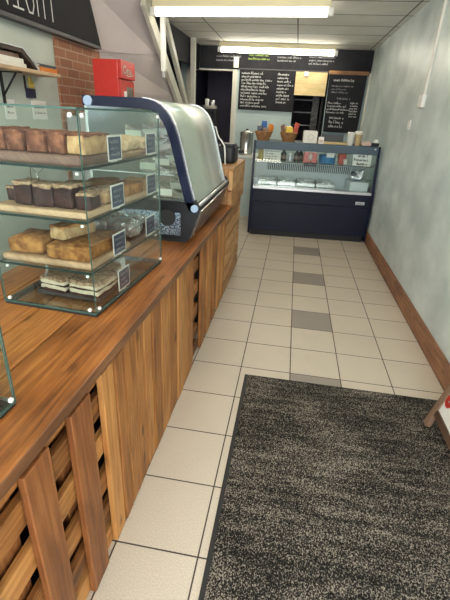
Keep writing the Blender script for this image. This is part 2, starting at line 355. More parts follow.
    def stroke(s, pts, w, O, U, V, mi=0):
        """flat ribbon along a 2D polyline on the plane O + a U + b V"""
        O, U, V = Vector(O), Vector(U), Vector(V); Nn = U.cross(V).normalized() * 0.0015
        for (a0, b0), (a1, b1) in zip(pts, pts[1:]):
            d = Vector((a1 - a0, b1 - b0)); l = d.length
            if l < 1e-6: continue
            d /= l; px, py = -d.y * w / 2, d.x * w / 2; ex, ey = d.x * w * 0.4, d.y * w * 0.4
            n = len(s.v)
            for a, b in ((a0 - ex + px, b0 - ey + py), (a0 - ex - px, b0 - ey - py), (a1 + ex - px, b1 + ey - py), (a1 + ex + px, b1 + ey + py)):
                s.v.append(tuple(O + U * a + V * b + Nn))
            s.face((n, n + 1, n + 2, n + 3), mi=mi)
        return s
    def scribble(s, x0, x1, y, h, w, O, U, V, mi=0, gap=0.35, word=(3, 7)):
        """an illegible handwritten line"""
        x = x0
        while x < x1 - h * 0.5:
            for _ in range(random.randint(*word)):
                if x > x1 - h * 0.5: break
                lw = h * random.uniform(0.45, 0.7); t = random.random(); hh = h * (1 if random.random() < 0.25 else 0.62)
                if t < 0.35: p = [(0.8, 0.5), (0.3, 0.6), (0.05, 0.3), (0.4, 0), (0.85, 0.2)]
                elif t < 0.6: p = [(0.1, 1), (0.1, 0), (0.45, 0.7), (0.8, 0.6), (0.85, 0)]
                elif t < 0.8: p = [(0, 0.6), (0.4, 0), (0.8, 0.7), (0.7, -0.2)]
                else: p = [(0.45, 1.05), (0.45, 0), (0.8, 0.1)]
                s.stroke([(x + a * lw, y + b * hh) for a, b in p], w, O, U, V, mi); x += lw * 1.12
            x += h * gap * random.uniform(0.8, 1.4)
        return s
    def build(s, name, mats, parent=None, bevel=0.0, seg=2, smooth_angle=None, origin=None):
        if not isinstance(mats, (list, tuple)): mats = [mats]
        lo = [min(v[i] for v in s.v) for i in range(3)]; hi = [max(v[i] for v in s.v) for i in range(3)]
        o = origin or ((lo[0] + hi[0]) / 2, (lo[1] + hi[1]) / 2, lo[2] if parent is None else (lo[2] + hi[2]) / 2)
        me = bpy.data.meshes.new(name)
        me.from_pydata([(v[0] - o[0], v[1] - o[1], v[2] - o[2]) for v in s.v], [], s.f)
        for m in mats: me.materials.append(m)
        me.polygons.foreach_set('material_index', s.mi); me.polygons.foreach_set('use_smooth', s.sm)
        u = me.uv_layers.new(name='UVMap'); u.data.foreach_set('uv', [x for p in s.uv for x in p])
        t = me.attributes.new('tone', 'FLOAT', 'CORNER'); t.data.foreach_set('value', s.tone)
        me.update()
        ob = bpy.data.objects.new(name, me); C.objects.link(ob); ob.location = o
        if parent is not None: ob.parent = parent
        if bevel:
            b = ob.modifiers.new('bevel', 'BEVEL'); b.width = bevel; b.segments = seg; b.limit_method = 'ANGLE'; b.angle_limit = R(40)
        return ob

def thing(name, label, cat, loc=(0, 0, 0), rotz=0.0, group=None):
    o = bpy.data.objects.new(name, None); C.objects.link(o); o.empty_display_size = 0.05
    o.location = loc; o.rotation_euler = (0, 0, rotz); o['label'] = label; o['category'] = cat
    if group: o['group'] = group
    return o
def tag(o, label, cat, group=None):
    o['label'] = label; o['category'] = cat
    if group: o['group'] = group
    return o
def struct(o): o['kind'] = 'structure'; return o
def dup(root, loc, label, rotz=None, group=None):
    r = root.copy(); C.objects.link(r); r.location = loc; r['label'] = label
    if rotz is not None: r.rotation_euler = (0, 0, rotz)
    if group: r['group'] = group
    for ch in list(root.children):
        c = ch.copy(); C.objects.link(c); c.parent = r
        for g in list(ch.children):
            d = g.copy(); C.objects.link(d); d.parent = c
    return r

# ------------------------------------------------------------------ the shell
XW, XL, YB, YF, ZC = 1.335, -2.0, 6.5, -2.6, 2.65
struct(MB().box((XL - 0.1, YF - 0.1, -0.08), (XW + 0.1, 9.0, 0)).build('floor', M['floor']))
struct(MB().box((XL - 0.1, YF - 0.1, ZC), (XW + 0.1, 9.0, ZC + 0.08)).build('ceiling', M['ceil']))
struct(MB().box((XW, YF - 0.1, 0), (XW + 0.1, 9.0, ZC)).build('wall_right', M['mint_r']))
struct(MB().box((XL - 0.1, YF - 0.1, 0), (XL, 2.2, ZC)).build('wall_left', M['mint_l']))
struct(MB().box((XL - 0.1, 2.2, 0), (XL + 0.02, 3.12, ZC)).build('wall_left_brick', M['brick']))
struct(MB().box((XL - 0.1, 3.12, 0), (XL, 9.0, ZC)).build('wall_left_rear', M['blackpaint']))
struct(MB().box((XW - 0.016, YF, 0), (XW, 4.9, 0.165), grain=1).build('baseboard_right', M['w_base'], bevel=0.004))
# back wall with a doorway and a serving hatch
bw = MB()
bw.box((XL, YB, 0), (-1.90, YB + 0.1, ZC)); bw.box((-1.90, YB, 2.29), (-1.0, YB + 0.1, ZC))
bw.box((-1.0, YB, 0), (0.08, YB + 0.1, ZC)); bw.box((0.08, YB, 0), (0.64, YB + 0.1, 1.15)); bw.box((0.08, YB, 2.31), (0.64, YB + 0.1, ZC)); bw.box((0.64, YB, 0), (XW, YB + 0.1, ZC))
struct(bw.build('wall_back', M['paleblue']))
# dark room behind
dr = MB(); dr.box((XL, 8.9, 0), (XW, 9.0, ZC)); struct(dr.build('wall_back_room', M['darkroom']))
struct(MB().box((-0.62, YB + 0.1, 0), (-0.55, 8.9, ZC)).build('wall_back_partition', M['darkroom']))
# doorway lining
d3 = MB(); d3.box((-1.90, YB - 0.02, 0), (-1.82, YB + 0.11, 2.29)); d3.box((-1.045, YB - 0.02, 0), (-0.955, YB + 0.11, 2.29)); d3.box((-1.82, YB - 0.02, 2.268), (-1.045, YB + 0.11, 2.29))
struct(d3.build('door_1', M['cream'], bevel=0.004))
# shop front behind the photographer: window, glazed door
wf = MB()
wf.box((XL, YF - 0.1, 0), (-1.7, YF, ZC)); wf.box((-1.7, YF - 0.1, 0), (0.15, YF, 0.7)); wf.box((-1.7, YF - 0.1, 2.4), (0.15, YF, ZC))
wf.box((0.15, YF - 0.1, 0), (0.3, YF, ZC)); wf.box((0.3, YF - 0.1, 2.3), (1.25, YF, ZC)); wf.box((1.25, YF - 0.1, 0), (XW, YF, ZC))
struct(wf.build('wall_front', M['mint_l']))
def frame4(x0, x1, z0, z1, y0, y1, t):
    m = MB(); m.box((x0, y0, z0), (x0 + t, y1, z1)); m.box((x1 - t, y0, z0), (x1, y1, z1)); m.box((x0 + t, y0, z1 - t), (x1 - t, y1, z1)); m.box((x0 + t, y0, z0), (x1 - t, y1, z0 + t)); return m
w1 = struct(frame4(-1.7, 0.15, 0.7, 2.4, YF - 0.07, YF - 0.02, 0.06).build('window_1', M['cream'], bevel=0.003))
def child_at(mb, name, mats, par, **k):   # part of a mesh thing, given in world coordinates
    o = mb.build(name, mats, par, **k); o.location = Vector(o.location) - Vector(par.location); return o
child_at(MB().pane((-1.64, YF - 0.05, 0.76), (0.09, YF - 0.044, 2.34)), 'window_glass', [M['glass'], M['glass_edge']], w1)
d1 = struct(frame4(0.3, 1.25, 0.0, 2.3, YF - 0.07, YF - 0.02, 0.08).build('door_2', M['cream'], bevel=0.003))
child_at(MB().pane((0.38, YF - 0.05, 0.08), (1.17, YF - 0.044, 2.22)), 'door_glass', [M['glass'], M['glass_edge']], d1)

# left fascia with the chalked lettering
XF = -1.9
fa = thing('menu_fascia', 'long black fascia high on the left wall with NIGHT chalked in capitals', 'sign', (XF, 1.0, 2.13))
lp = lambda m, n, mt, par, **k: child_at(m, n, mt, par, **k)
m = MB(); pr = [(-1.6, 2.135), (2.96, 2.135), (2.71, ZC - 0.005), (-1.6, ZC - 0.005)]
m.prism(pr, XL + 0.021, XF, ax='yz'); lp(m, 'fascia_panel', M['fascia'], fa, bevel=0.003)
m = MB(); m.box((XL + 0.021, -1.6, 2.105), (XF - 0.004, 2.975, 2.134)); lp(m, 'lower_lip', M['fascia_lip'], fa)
m = MB(); O, U, V = (XF, 0, 2.185), (0, 1, 0), (0, 0, 1); sw = 0.012; H = 0.26
def letter(pts, x, w): m.stroke([(x + a * w, b * H) for a, b in pts], sw, O, U, V)
letter([(0, 0), (0, 1), (1, 0), (1, 1)], 1.36, 0.13)
letter([(0, 1), (1, 1)], 1.55, 0.12); letter([(0.5, 1), (0.5, 0)], 1.55, 0.12); letter([(0, 0), (1, 0)], 1.55, 0.12)
letter([(1, 0.85), (0.7, 1), (0.3, 1), (0, 0.7), (0, 0.3), (0.3, 0), (0.75, 0), (1, 0.2), (1, 0.45), (0.6, 0.45)], 1.71, 0.10)
letter([(0, 0), (0, 1)], 1.86, 0.09); letter([(1, 0), (1, 1)], 1.86, 0.09); letter([(0, 0.5), (1, 0.5)], 1.86, 0.09)
letter([(0.5, 0), (0.5, 1)], 2.0, 0.13); letter([(0, 1), (1, 1)], 2.0, 0.13)
lp(m, 'chalk_lettering', M['chalk'], fa)

# sloping boxed side of the stairs, with its strings and posts
Lp = [(-1.975, 2.80, ZC), (-1.975, 3.06, 2.13), (-1.975, 3.10, 1.75), (-1.975, 3.12, 1.3), (-1.975, 3.12, 0.0)]
Rp = [(-1.61, 3.40, ZC), (-1.61, 4.18, 2.13), (-1.61, 4.76, 1.75), (-1.61, 5.42, 1.3), (-1.61, 5.42, 0.0)]
m = MB()
for off in (0, 0.03):
    for a, b in zip(Lp, Rp):
        m.v.append((a[0] - off * 0.3, a[1] + off, a[2])); m.v.append((b[0] - off * 0.6, b[1] + off, b[2]))
k = len(Lp)
for i in range(k - 1):
    m.face((2 * i, 2 * i + 2, 2 * i + 3, 2 * i + 1)); b = 2 * k; m.face((b + 2 * i, b + 2 * i + 1, b + 2 * i + 3, b + 2 * i + 2))
    m.face((2 * i, b + 2 * i, b + 2 * i + 2, 2 * i + 2)); m.face((2 * i + 1, 2 * i + 3, b + 2 * i + 3, b + 2 * i + 1))
m.face((0, 1, 2 * k + 1, 2 * k))
stp = struct(m.build('wall_stair_side', M['mauve']))
m = MB()
for t in (0.50,):   # seams
    pts = []
    a0, a1, b0, b1 = (Vector(x) for x in (Lp[0], Lp[2], Rp[0], Rp[2]))
    a = a0.lerp(a1, t * 1.25); b = b0.lerp(b1, t)
    m.tube([a + Vector((0.004, -0.006, 0)), b + Vector((0.004, -0.006, 0))], 0.004, 5)
child_at(m, 'panel_seam', M['seam'], stp)
def bar(p0, p1, w, d, name, mt):
    p0, p1 = Vector(p0), Vector(p1); ax = (p1 - p0).normalized(); sx = Vector((1, 0, 0)); n = ax.cross(sx).normalized()
    P = []
    for i in range(8):
        q = p1 if i & 4 else p0
        P.append(q + sx * (d / 2 if i & 1 else -d / 2) + n * (w / 2 if i & 2 else -w / 2))
    m = MB(); m.hexa(P, grain=2); return struct(m.build(name, mt, bevel=0.004))
bar((-1.59, 3.42, 2.64), (-1.59, 5.45, 1.30), 0.15, 0.05, 'beam_stair_string', M['cream'])
bar((-1.60, 4.22, 2.64), (-1.60, 5.75, 1.29), 0.10, 0.05, 'beam_stair_rail', M['cream'])
struct(MB().box((-1.645, 5.75, 0), (-1.565, 5.83, ZC)).build('post_stair_newel', M['cream'], bevel=0.004))
m = MB(); m.prism([(3.55, ZC), (YB, ZC), (YB, 2.27), (4.12, 2.27)], -1.70, -1.66, ax='yz'); struct(m.build('wall_stair_bulkhead', M['blackpaint']))
cd = thing('cable_trunking', 'white vertical cable trunking hanging from the ceiling beside the slanted stair beam', 'trunking', (-1.54, 3.95, 1.94))
MB().box((-0.028, -0.028, 0.07), (0.028, 0.028, ZC - 1.94)).build('duct', M['white'], cd, bevel=0.004)
MB().box((-0.02, -0.02, 0.0), (0.02, 0.02, 0.07)).build('end_cap', M['alu'], cd, bevel=0.004)

# rear fascia and chalkboards on the back wall
rf = thing('menu_fascia', 'wide dark fascia across the back wall below the ceiling with green chalk headings', 'sign', (-0.15, YB - 0.03, 2.30))
m = MB(); m.box((-1.65 + 0.15, 0, 0), (XW - 0.003 + 0.15, 0.028, ZC - 2.305)); m.build('fascia_panel', M['chalkboard'], rf)
m = MB(); m.box((-0.80, -0.012, 0.0), (XW - 0.003 + 0.15, 0.0, 0.018)); m.build('lower_batten', M['fascia_lip'], rf)
FO = dict(O=(0, 0, 0), U=(1, 0, 0), V=(0, 0, 1))
m = MB()
for (x0, x1, z) in ((-0.62, -0.28, 0.21), (-0.64, -0.25, 0.155)): m = MB(); m.scribble(x0, x1, z, 0.036, 0.007, **FO); m.build('green_writing', M['chalk_green'], rf)
for (x0, x1, z) in ((-0.12, 0.28, 0.24), (-0.12, 0.30, 0.19), (-0.12, 0.2, 0.14), (0.42, 0.85, 0.21), (0.42, 0.85, 0.16), (0.42, 0.75, 0.11), (-1.2, -0.75, 0.18), (-1.2, -0.8, 0.12)): m = MB(); m.scribble(x0, x1, z, 0.034, 0.0055, **FO); m.build('grey_writing', M['chalk_dim'], rf)
bd = thing('chalkboard', 'large black chalkboard menu with two columns of white handwriting beside the doorway', 'chalkboard', (-0.42, YB - 0.03, 1.655), group='chalkboard menus on the back wall')
m = MB(); m.box((-0.50, 0, 0), (0.50, 0.028, 0.645)); m.build('board', M['chalkboard'], bd)
m = MB()
for i in range(11):
    z = 0.575 - i * 0.052; m.scribble(-0.46, -0.46 + random.uniform(0.34, 0.56), z, 0.038, 0.0058, **FO)
for i in range(9):
    z = 0.575 - i * 0.055; m.scribble(0.18, 0.18 + random.uniform(0.16, 0.29), z, 0.038, 0.006, **FO)
m.build('handwriting', M['chalk'], bd)
bd = thing('chalkboard', 'tall chalkboard with a brown top rail standing in the corner by the right wall', 'chalkboard', (0.965, YB - 0.10, 1.36), group='chalkboard menus on the back wall')
m = MB(); m.hexa([(-0.30, 0, 0), (0.29, 0, 0), (-0.30, 0.03, 0), (0.29, 0.03, 0), (-0.32, 0, 0.91), (0.31, 0, 0.91), (-0.32, 0.03, 0.91), (0.31, 0.03, 0.91)]); m.build('board', M['chalkboard'], bd)
m = MB(); m.box((-0.33, -0.005, 0.91), (0.33, 0.035, 0.965)); m.build('top_rail', M['w_box'], bd)
m = MB()
m.scribble(-0.24, 0.12, 0.81, 0.055, 0.0065, **FO)
m.build('heading', [M['chalk'], M['chalk_dim']], bd); m = MB()
for i, w in enumerate((0.38, 0.26, 0.30)): m.scribble(-0.26, -0.26 + w, 0.725 - i * 0.048, 0.030, 0.0035, mi=1, **FO)
m.build('small_writing', [M['chalk'], M['chalk_dim']], bd); m = MB()
m.scribble(-0.14, 0.10, 0.53, 0.045, 0.005, mi=1, **FO)
m.build('heading', [M['chalk'], M['chalk_dim']], bd); m = MB()
for i, w in enumerate((0.24, 0.34, 0.40, 0.30)): m.scribble(-0.29, -0.29 + w, 0.46 - i * 0.05, 0.034, 0.0045, **FO)
m.build('handwriting', [M['chalk'], M['chalk_dim']], bd); m = MB()
for i in range(6): m.scribble(0.10, 0.24, 0.47 - i * 0.042, 0.032, 0.005, **FO)
m.build('price_column', [M['chalk'], M['chalk_dim']], bd); m = MB()
for i in range(3): m.scribble(-0.22, 0.05, 0.22 - i * 0.07, 0.048, 0.0065, **FO)
m.build('handwriting', [M['chalk'], M['chalk_dim']], bd)
struct(MB().box((XW - 0.03, YB - 0.12, 1.2), (XW - 0.002, YB - 0.06, 2.30)).build('trim_corner', M['cream'], bevel=0.003))
MBl = MB(); MBl.box((-0.005, YB - 0.075, 2.32), (0.08, YB - 0.0455, 2.48)); 
tag(MBl.build('cream_box', M['offwhite']), 'small cream box between doorway and large chalkboard, on the dark fascia', 'electrical box').location.x = -0.985  # small cream box of unidentified use
# serving hatch : wooden blind, shelving seen behind
struct(frame4(0.075, 0.645, 1.15, 2.31, YB - 0.012, YB + 0.11, 0.018).build('window_2', M['blackpaint']))
bl = thing('wooden_blind', 'pale yellow wooden board closing the top of the serving hatch', 'blind', (0.345, YB - 0.05, 1.93))
m = MB()
for i in range(2): m.box((-0.27, 0, 0.0 + i * 0.183), (0.27, 0.02, 0.181 + i * 0.183), grain=0, tone=0.55 + 0.1 * i)
m.build('board', M['w_pine'], bl)
m = MB(); m.box((-0.27, -0.012, 0.0), (0.27, 0.0, 0.03), grain=0); m.build('bottom_rail', M['w_pine'], bl)
m = MB(); m.box((-0.13, -0.03, 0.30), (-0.055, 0.0, 0.365)); m.build('white_clip', M['white'], bl)
sr = thing('wire_shelving', 'dark shelving with pale shelf edges seen through the serving hatch', 'shelving', (0.3, 7.2, 0))
for z in (1.43, 1.66, 1.88): MB().box((-0.32, 0, z), (0.25, 0.4, z + 0.018)).build('shelf', M['cabinet'], sr)
MB().box((-0.34, 0, 0), (-0.30, 0.4, 2.1)).build('upright', M['black'], sr); MB().box((0.30, 0, 0), (0.34, 0.4, 2.1)).build('upright', M['black'], sr)
m = MB(); m.box((0.14, -0.03, 0), (0.26, -0.005, 2.1)); o_ = m.build('perforated_upright', mat('perforated_metal', (0.20, 0.19, 0.17), 0.5, col2=(0.03, 0.03, 0.03), scale=30), sr)

# ------------------------------------------------------------------ ceiling lamps
def lamp(loc, rz, label, length=1.9):
    t = thing('fluorescent_light', label, 'ceiling light', loc, rz, 'fluorescent ceiling lights'); h = length / 2
    MB().box((-h, -0.05, 0.075), (h, 0.05, 0.15)).build('housing', M['body_l'], t, bevel=0.006)
    MB().tube([(-h + 0.03, 0, 0.035), (h - 0.03, 0, 0.035)], 0.034, 14).build('tube', M['tube'], t)
    for s in (-1, 1): MB().box((s * h - 0.03, -0.035, 0.0), (s * h + 0.03, 0.035, 0.075)).build('end_cap', M['white'], t, bevel=0.004)
    return t
lz = ZC - 0.15
lp1 = lamp((-0.55, 3.42, lz), R(-4), 'long lit fluorescent ceiling light nearer the camera, cut by the top of the photo')
dup(lp1, (-0.27, 6.08, lz), 'lit fluorescent ceiling light farther back, just before the menu fascia', R(1))
dup(lp1, (-0.4, 0.9, lz), 'fluorescent ceiling light above the pastry case and entrance mat', 0)
dup(lp1, (-0.4, -1.5, lz), 'fluorescent ceiling light just inside the shop window', 0)

# ------------------------------------------------------------------ right wall fittings
cn = thing('cable_conduit', 'white cable conduit running down the right wall into a socket box', 'conduit', (XW, 2.79, 1.70))
MB().box((-0.022, -0.015, 0.10), (0, 0.015, ZC - 1.70)).build('duct', M['offwhite'], cn, bevel=0.003)
MB().box((-0.035, -0.055, 0.0), (0, 0.075, 0.11)).build('socket_box', M['white'], cn, bevel=0.006)
sw_ = thing('light_switch', 'small white light switch on the right wall below the conduit box', 'switch', (XW, 3.13, 1.50))
MB().box((-0.012, -0.045, 0), (0, 0.045, 0.09)).build('plate', M['white'], sw_, bevel=0.003)
MB().box((-0.018, -0.012, 0.03), (-0.012, 0.012, 0.06)).build('rocker', M['white'], sw_, bevel=0.002)

# ------------------------------------------------------------------ floor mat and leaning sign
mt = thing('door_mat', 'large black and grey speckled entrance mat on the tiled floor', 'mat', (0.65, -0.6, 0))
MB().box((-0.615, -1.2, 0), (0.615, 1.172, 0.006)).build('rubber_border', M['rubber'], mt, bevel=0.002)
MB().box((-0.595, -1.18, 0.006), (0.595, 1.160, 0.011)).build('pile', M['pile'], mt, bevel=0.002)
ab = thing('leaning_sign', 'wood framed white poster sign leaning on the right wall over the mat', 'sign', (1.10, 0.335, 0.0155))
ua = Vector((0.25, 0, 0.968)).normalized(); na = Vector((-0.968, 0, 0.25)).normalized(); la = Vector((0, -1, 0))
def slab(a0, a1, u0, u1, d0, d1, grain, mt_, nm, **k):
    P = []
    for i in range(8): P.append(la * (a1 if i & 1 else a0) + ua * (u1 if i & 2 else u0) + na * (d0 if i & 4 else d1) * -1)
    m = MB(); m.hexa(P, grain); return m.build(nm, mt_, ab, **k)
slab(0.0, 0.042, 0.0, 0.84, -0.012, 0.018, 1, M['w_sign'], 'stile', bevel=0.003); slab(0.60, 0.642, 0.0, 0.84, -0.012, 0.018, 1, M['w_sign'], 'stile', bevel=0.003)
slab(0.042, 0.60, 0.085, 0.125, -0.010, 0.018, 0, M['w_sign'], 'rail', bevel=0.003); slab(0.042, 0.60, 0.80, 0.84, -0.010, 0.018, 0, M['w_sign'], 'rail', bevel=0.003)
slab(0.042, 0.60, 0.125, 0.80, 0.0, 0.010, 0, M['white'], 'poster')
m = MB(); PO = -na * 0.0 + na * 0.0
for k in range(3): m.stroke([(0.075 + 0.030 * math.cos(t * 0.5 + 2) * (1 - 0.3 * k), 0.215 + 0.03 * math.sin(t * 0.5 + 2) * (1 - 0.3 * k)) for t in range(12)], 0.012, tuple(na * 0.0012), tuple(la), tuple(ua))
m.build('red_print', M['redink'], ab)

# ------------------------------------------------------------------ the counter
HT = 0.845
def edge_x(y): return -0.307 + 0.0145 * y
ct = thing('counter', 'long shop counter clad in rough reclaimed planks along the left side', 'counter', (0, 0, 0))
MB().box((-1.03, -1.9, 0.0), (-0.42, 2.68, HT - 0.055)).build('carcass', M['blackpaint'], ct)
FX = -0.321
m = MB()
for y0, y1 in ((-1.9, -0.60), (0.60, 0.81)):
    for z in (0.0, 0.135, 0.29, 0.46, 0.625): m.box((FX - 0.05, y0, z), (FX - 0.026, y1, z + 0.085), grain=1)
m.box((FX - 0.05, -1.9, 0.755), (FX - 0.026, 1.80, 0.794), grain=1)
m.build('horizontal_rails', M['w_front'], ct, bevel=0.003)
m = MB(); y = -1.86
while y < -0.75: m.box((FX - 0.085, y, 0.02), (FX - 0.06, y + 0.09, 0.79), grain=2); y += 0.145
m.build('rear_slat_panel', M['w_red'], ct, bevel=0.003)
MB().box((FX - 0.085, 0.61, 0.02), (FX - 0.06, 0.68, 0.79), grain=2).build('rear_slat', M['w_red'], ct, bevel=0.003)
for y0, y1 in ((-1.62, -1.49), (-1.31, -1.20), (-1.058, -0.957), (-0.852, -0.742)):
    MB().box((FX - 0.022, y0, 0.005), (FX, y1, 0.790), grain=2, tone=random.uniform(0.4, 0.6)).build('upright_board', M['w_red'], ct, bevel=0.004)
m = MB(); e = [-0.668, -0.572, -0.485, -0.372, -0.28, -0.182, -0.06, 0.08, 0.22, 0.35, 0.475, 0.605]
for a, b in zip(e, e[1:]): m.box((FX - 0.022 - random.uniform(0, 0.003), a + 0.007, 0.006), (FX - random.uniform(0, 0.006), b - 0.007, 0.794), grain=2, tone=random.uniform(0.25, 0.9))
m.build('plank_panel', M['w_front'], ct, bevel=0.002)
m = MB()
for a, b in ((0.82, 0.945), (1.025, 1.175), (1.265, 1.385), (1.48, 1.60), (1.685, 1.79)): m.box((FX - 0.022, a, 0.006), (FX, b, 0.794), grain=2, tone=random.uniform(0.3, 0.75))
m.build('slat_panel', M['w_front'], ct, bevel=0.003)
m = MB()
for i in range(6): m.box((FX - 0.022, 1.80, 0.012 + i * 0.134), (FX + 0.004, 2.70, 0.012 + i * 0.134 + 0.110), grain=1, tone=random.uniform(0.35, 0.8))
m.build('horizontal_slat_panel', M['w_box'], ct, bevel=0.003)
MB().box((FX - 0.09, 1.80, 0.0), (FX - 0.026, 1.87, 0.79), grain=2).build('corner_post', M['w_box'], ct, bevel=0.003)
MB().box((FX - 0.09, 2.62, 0.0), (FX - 0.026, 2.69, 0.79), grain=2).build('corner_post', M['w_box'], ct, bevel=0.003)
wt = MB(); y0, y1, zt, zb = -1.95, 1.83, HT, HT - 0.040
def plank(x00, x01, x10, x11, tone, mis=None):
    wt.hexa([(x00, y0, zb), (x01, y0, zb), (x10, y1, zb), (x11, y1, zb), (x00, y0, zt), (x01, y0, zt), (x10, y1, zt), (x11, y1, zt)], grain=1, tone=tone, mis=mis)
plank(-0.553, edge_x(y0), -0.548, edge_x(y1), 0.42, [0, 1, 0, 0, 0, 0]); plank(-0.702, -0.557, -0.702, -0.552, 0.70); plank(-0.885, -0.706, -0.885, -0.706, 0.58); plank(-1.06, -0.889, -1.06, -0.889, 0.5)
tag(wt.build('worktop', [M['w_top'], M['w_edge']], bevel=0.005, seg=3), 'long varnished plank worktop on the counter with dark seams', 'worktop')
bx = thing('plank_box', 'raised pale plank box at the far end of the counter', 'box', (-0.46, 2.272, HT - 0.046))
m = MB()
for i in range(2): m.box((0.128, -0.43, 0.0 + i * 0.165), (0.165, 0.43, 0.158 + i * 0.165), grain=1, tone=0.55 + 0.2 * i)
m.build('side_planks', M['w_box'], bx, bevel=0.004)
m = MB()
for i in range(2): m.box((-0.16, -0.432, 0.0 + i * 0.165), (0.126, -0.40, 0.158 + i * 0.165), grain=0, tone=0.65)
m.box((0.06, -0.445, 0.0), (0.126, -0.433, 0.33), grain=2, tone=0.5); m.build('end_planks', M['w_box'], bx, bevel=0.004)
MB().box((-0.16, -0.398, 0.0), (0.126, 0.43, 0.30), grain=1, tone=0.4).build('core', M['w_box'], bx)
MB().box((-0.165, -0.435, 0.324), (0.168, 0.432, 0.348), grain=1, tone=0.55).build('lid', M['w_box'], bx, bevel=0.004)
BT = HT - 0.046 + 0.348

# black till equipment with a loose white cable on the plank box
tb = thing('card_terminal', 'black boxy till unit with a white cable on the raised plank box', 'till', (-0.46, 2.28, BT))
MB().lump((0, 0.02, 0), (0.25, 0.30, 0.15), 0.25, n=6).build('housing', M['black'], tb)
MB().lump((0.055, 0.0, 0.14), (0.12, 0.22, 0.03), 0.5, n=6).build('top_tray', M['black'], tb)
MB().tube([(-0.10, -0.02, 0.30), (-0.07, -0.03, 0.30), (-0.05, -0.04, 0.24), (-0.03, -0.06, 0.21), (0.0, -0.10, 0.19), (0.035, -0.14, 0.15), (0.045, -0.155, 0.08), (0.05, -0.17, 0.02), (0.06, -0.20, 0.006)], 0.007, 8).build('white_cable', M['white'], tb)
MB().tube([(-0.11, -0.02, 0.13), (-0.12, -0.02, 0.24), (-0.10, -0.02, 0.305)], 0.009, 8).build('cable_arm', M['black'], tb)

# ------------------------------------------------------------------ glass pastry cases
CW, CD, CH = 0.392, 0.645, 0.705
SH = [0.168, 0.352, 0.523]
def glass_case(loc, rz, label):
    """origin at the customer-side near corner; -x runs back over the worktop, +y along it"""
    t = thing('display_case', label, 'display case', loc, rz, 'frameless glass pastry cases')
    g = [M['glass_case'], M['glass_edge']]; w = 0.005
    rbm = frame4(-CW + 0.003, -0.003, 0.003, CD - 0.003, 0, 0.010, 0.018); rbm.v = [(a, c, b) for a, b, c in rbm.v]; rbm.f = [f[::-1] for f in rbm.f]; rbm.build('rubber_base', M['rubber'], t)
    MB().pane((-CW, 0, 0.010), (0, CD, 0.016)).build('base_sheet', g, t)
    MB().pane((-w, 0.006, 0.016), (0, CD - 0.006, CH - 0.006)).build('front_sheet', g, t)
    MB().pane((-CW, 0.006, 0.016), (-CW + w, CD - 0.006, CH - 0.006)).build('rear_sheet', g, t)
    MB().pane((-CW, 0, 0.016), (0, w, CH - 0.006)).build('end_sheet', g, t); MB().pane((-CW, CD - w, 0.016), (0, CD, CH - 0.006)).build('end_sheet', g, t)
    MB().pane((-CW, 0, CH - 0.006), (0, CD, CH)).build('top_sheet', g, t)
    for z in SH: MB().pane((-CW + 0.006, 0.007, z - 0.003), (-0.007, CD - 0.007, z + 0.006)).build('shelf', [M['glass_case'], M['shelf_edge']], t)
    for z in (0.030, CH - 0.022):
        for x, y, ax in ((-0.022, -0.003, 'y'), (0.003, 0.022, 'x'), (-CW + 0.03, -0.003, 'y'), (0.003, CD - 0.02, 'x')):
            m = MB(); m.lathe([(0.005, -0.004), (0.007, -0.002), (0.007, 0.004), (0.004, 0.006)], (0, 0, 0), 12, axis=ax)
            o = m.build('glass_connector', M['white'], t); o.location = (x, y, z)
    for z in SH:
        for x, y in ((-0.03, 0.016), (-CW + 0.03, 0.016), (-0.016, CD - 0.03)):
            m = MB(); m.lathe([(0.004, 0), (0.006, 0.002), (0.006, 0.008), (0.003, 0.010)], (0, 0, 0), 12)
            o = m.build('shelf_stud', M['white'], t); o.location = (x, y, z - 0.0135)
    return t
P0 = Vector((-0.462, -0.396, HT)); RZ = R(-4.1); RM = Matrix.Rotation(RZ, 3, 'Z')
case = glass_case(tuple(P0), RZ, 'four-tier glass pastry case filled with cakes on the worktop')
RZ2 = R(-1.5); c2 = Vector((-0.442, -0.892, HT)) - Matrix.Rotation(RZ2, 3, 'Z') @ Vector((0, CD, 0))
dup(case, tuple(c2), 'empty glass display case cut off by the left edge of the photo', RZ2)
def inc(x, y, z): return P0 + RM @ Vector((x, y, z))    # inside the case

def wood_tray(x0, x1, y0, y1, z, th, mt_, label, name='serving_board', rnd=0.3):
    m = MB(); m.box((x0, y0, 0), (x1, y1, th), grain=1)
    o = m.build(name, mt_, bevel=th * rnd, seg=3, origin=((x0 + x1) / 2, (y0 + y1) / 2, 0)); o.location = inc((x0 + x1) / 2, (y0 + y1) / 2, z); o.rotation_euler = (0, 0, RZ)
    return tag(o, label, 'serving board', 'boards in the pastry case')
S1, S2, S3 = [z + 0.0062 for z in SH[::-1]]; S0 = 0.0162
wood_tray(-0.384, -0.020, 0.025, 0.30, S1, 0.034, M['w_dark'], 'dark brown board under the tray bake slices on the top shelf')
wood_tray(-0.384, -0.020, 0.315, 0.62, S1, 0.026, M['w_pale'], 'pale board under the cream pastries at the back of the top shelf')
wood_tray(-0.384, -0.015, 0.020, 0.33, S2, 0.024, M['w_pale'], 'pale wooden board under the chocolate brownies')
wood_tray(-0.384, -0.020, 0.345, 0.62, S2, 0.022, M['w_pale'], 'pale board behind the brownies under long golden slices')
wood_tray(-0.384, -0.012, 0.020, 0.34, S3, 0.026, M['w_pale'], 'pale wooden board under the loaf cakes on the third shelf', rnd=0.45)
wood_tray(-0.384, -0.020, 0.352, 0.62, S3, 0.020, M['w_dark'], 'dark board under film wrapped cakes behind the loaves')
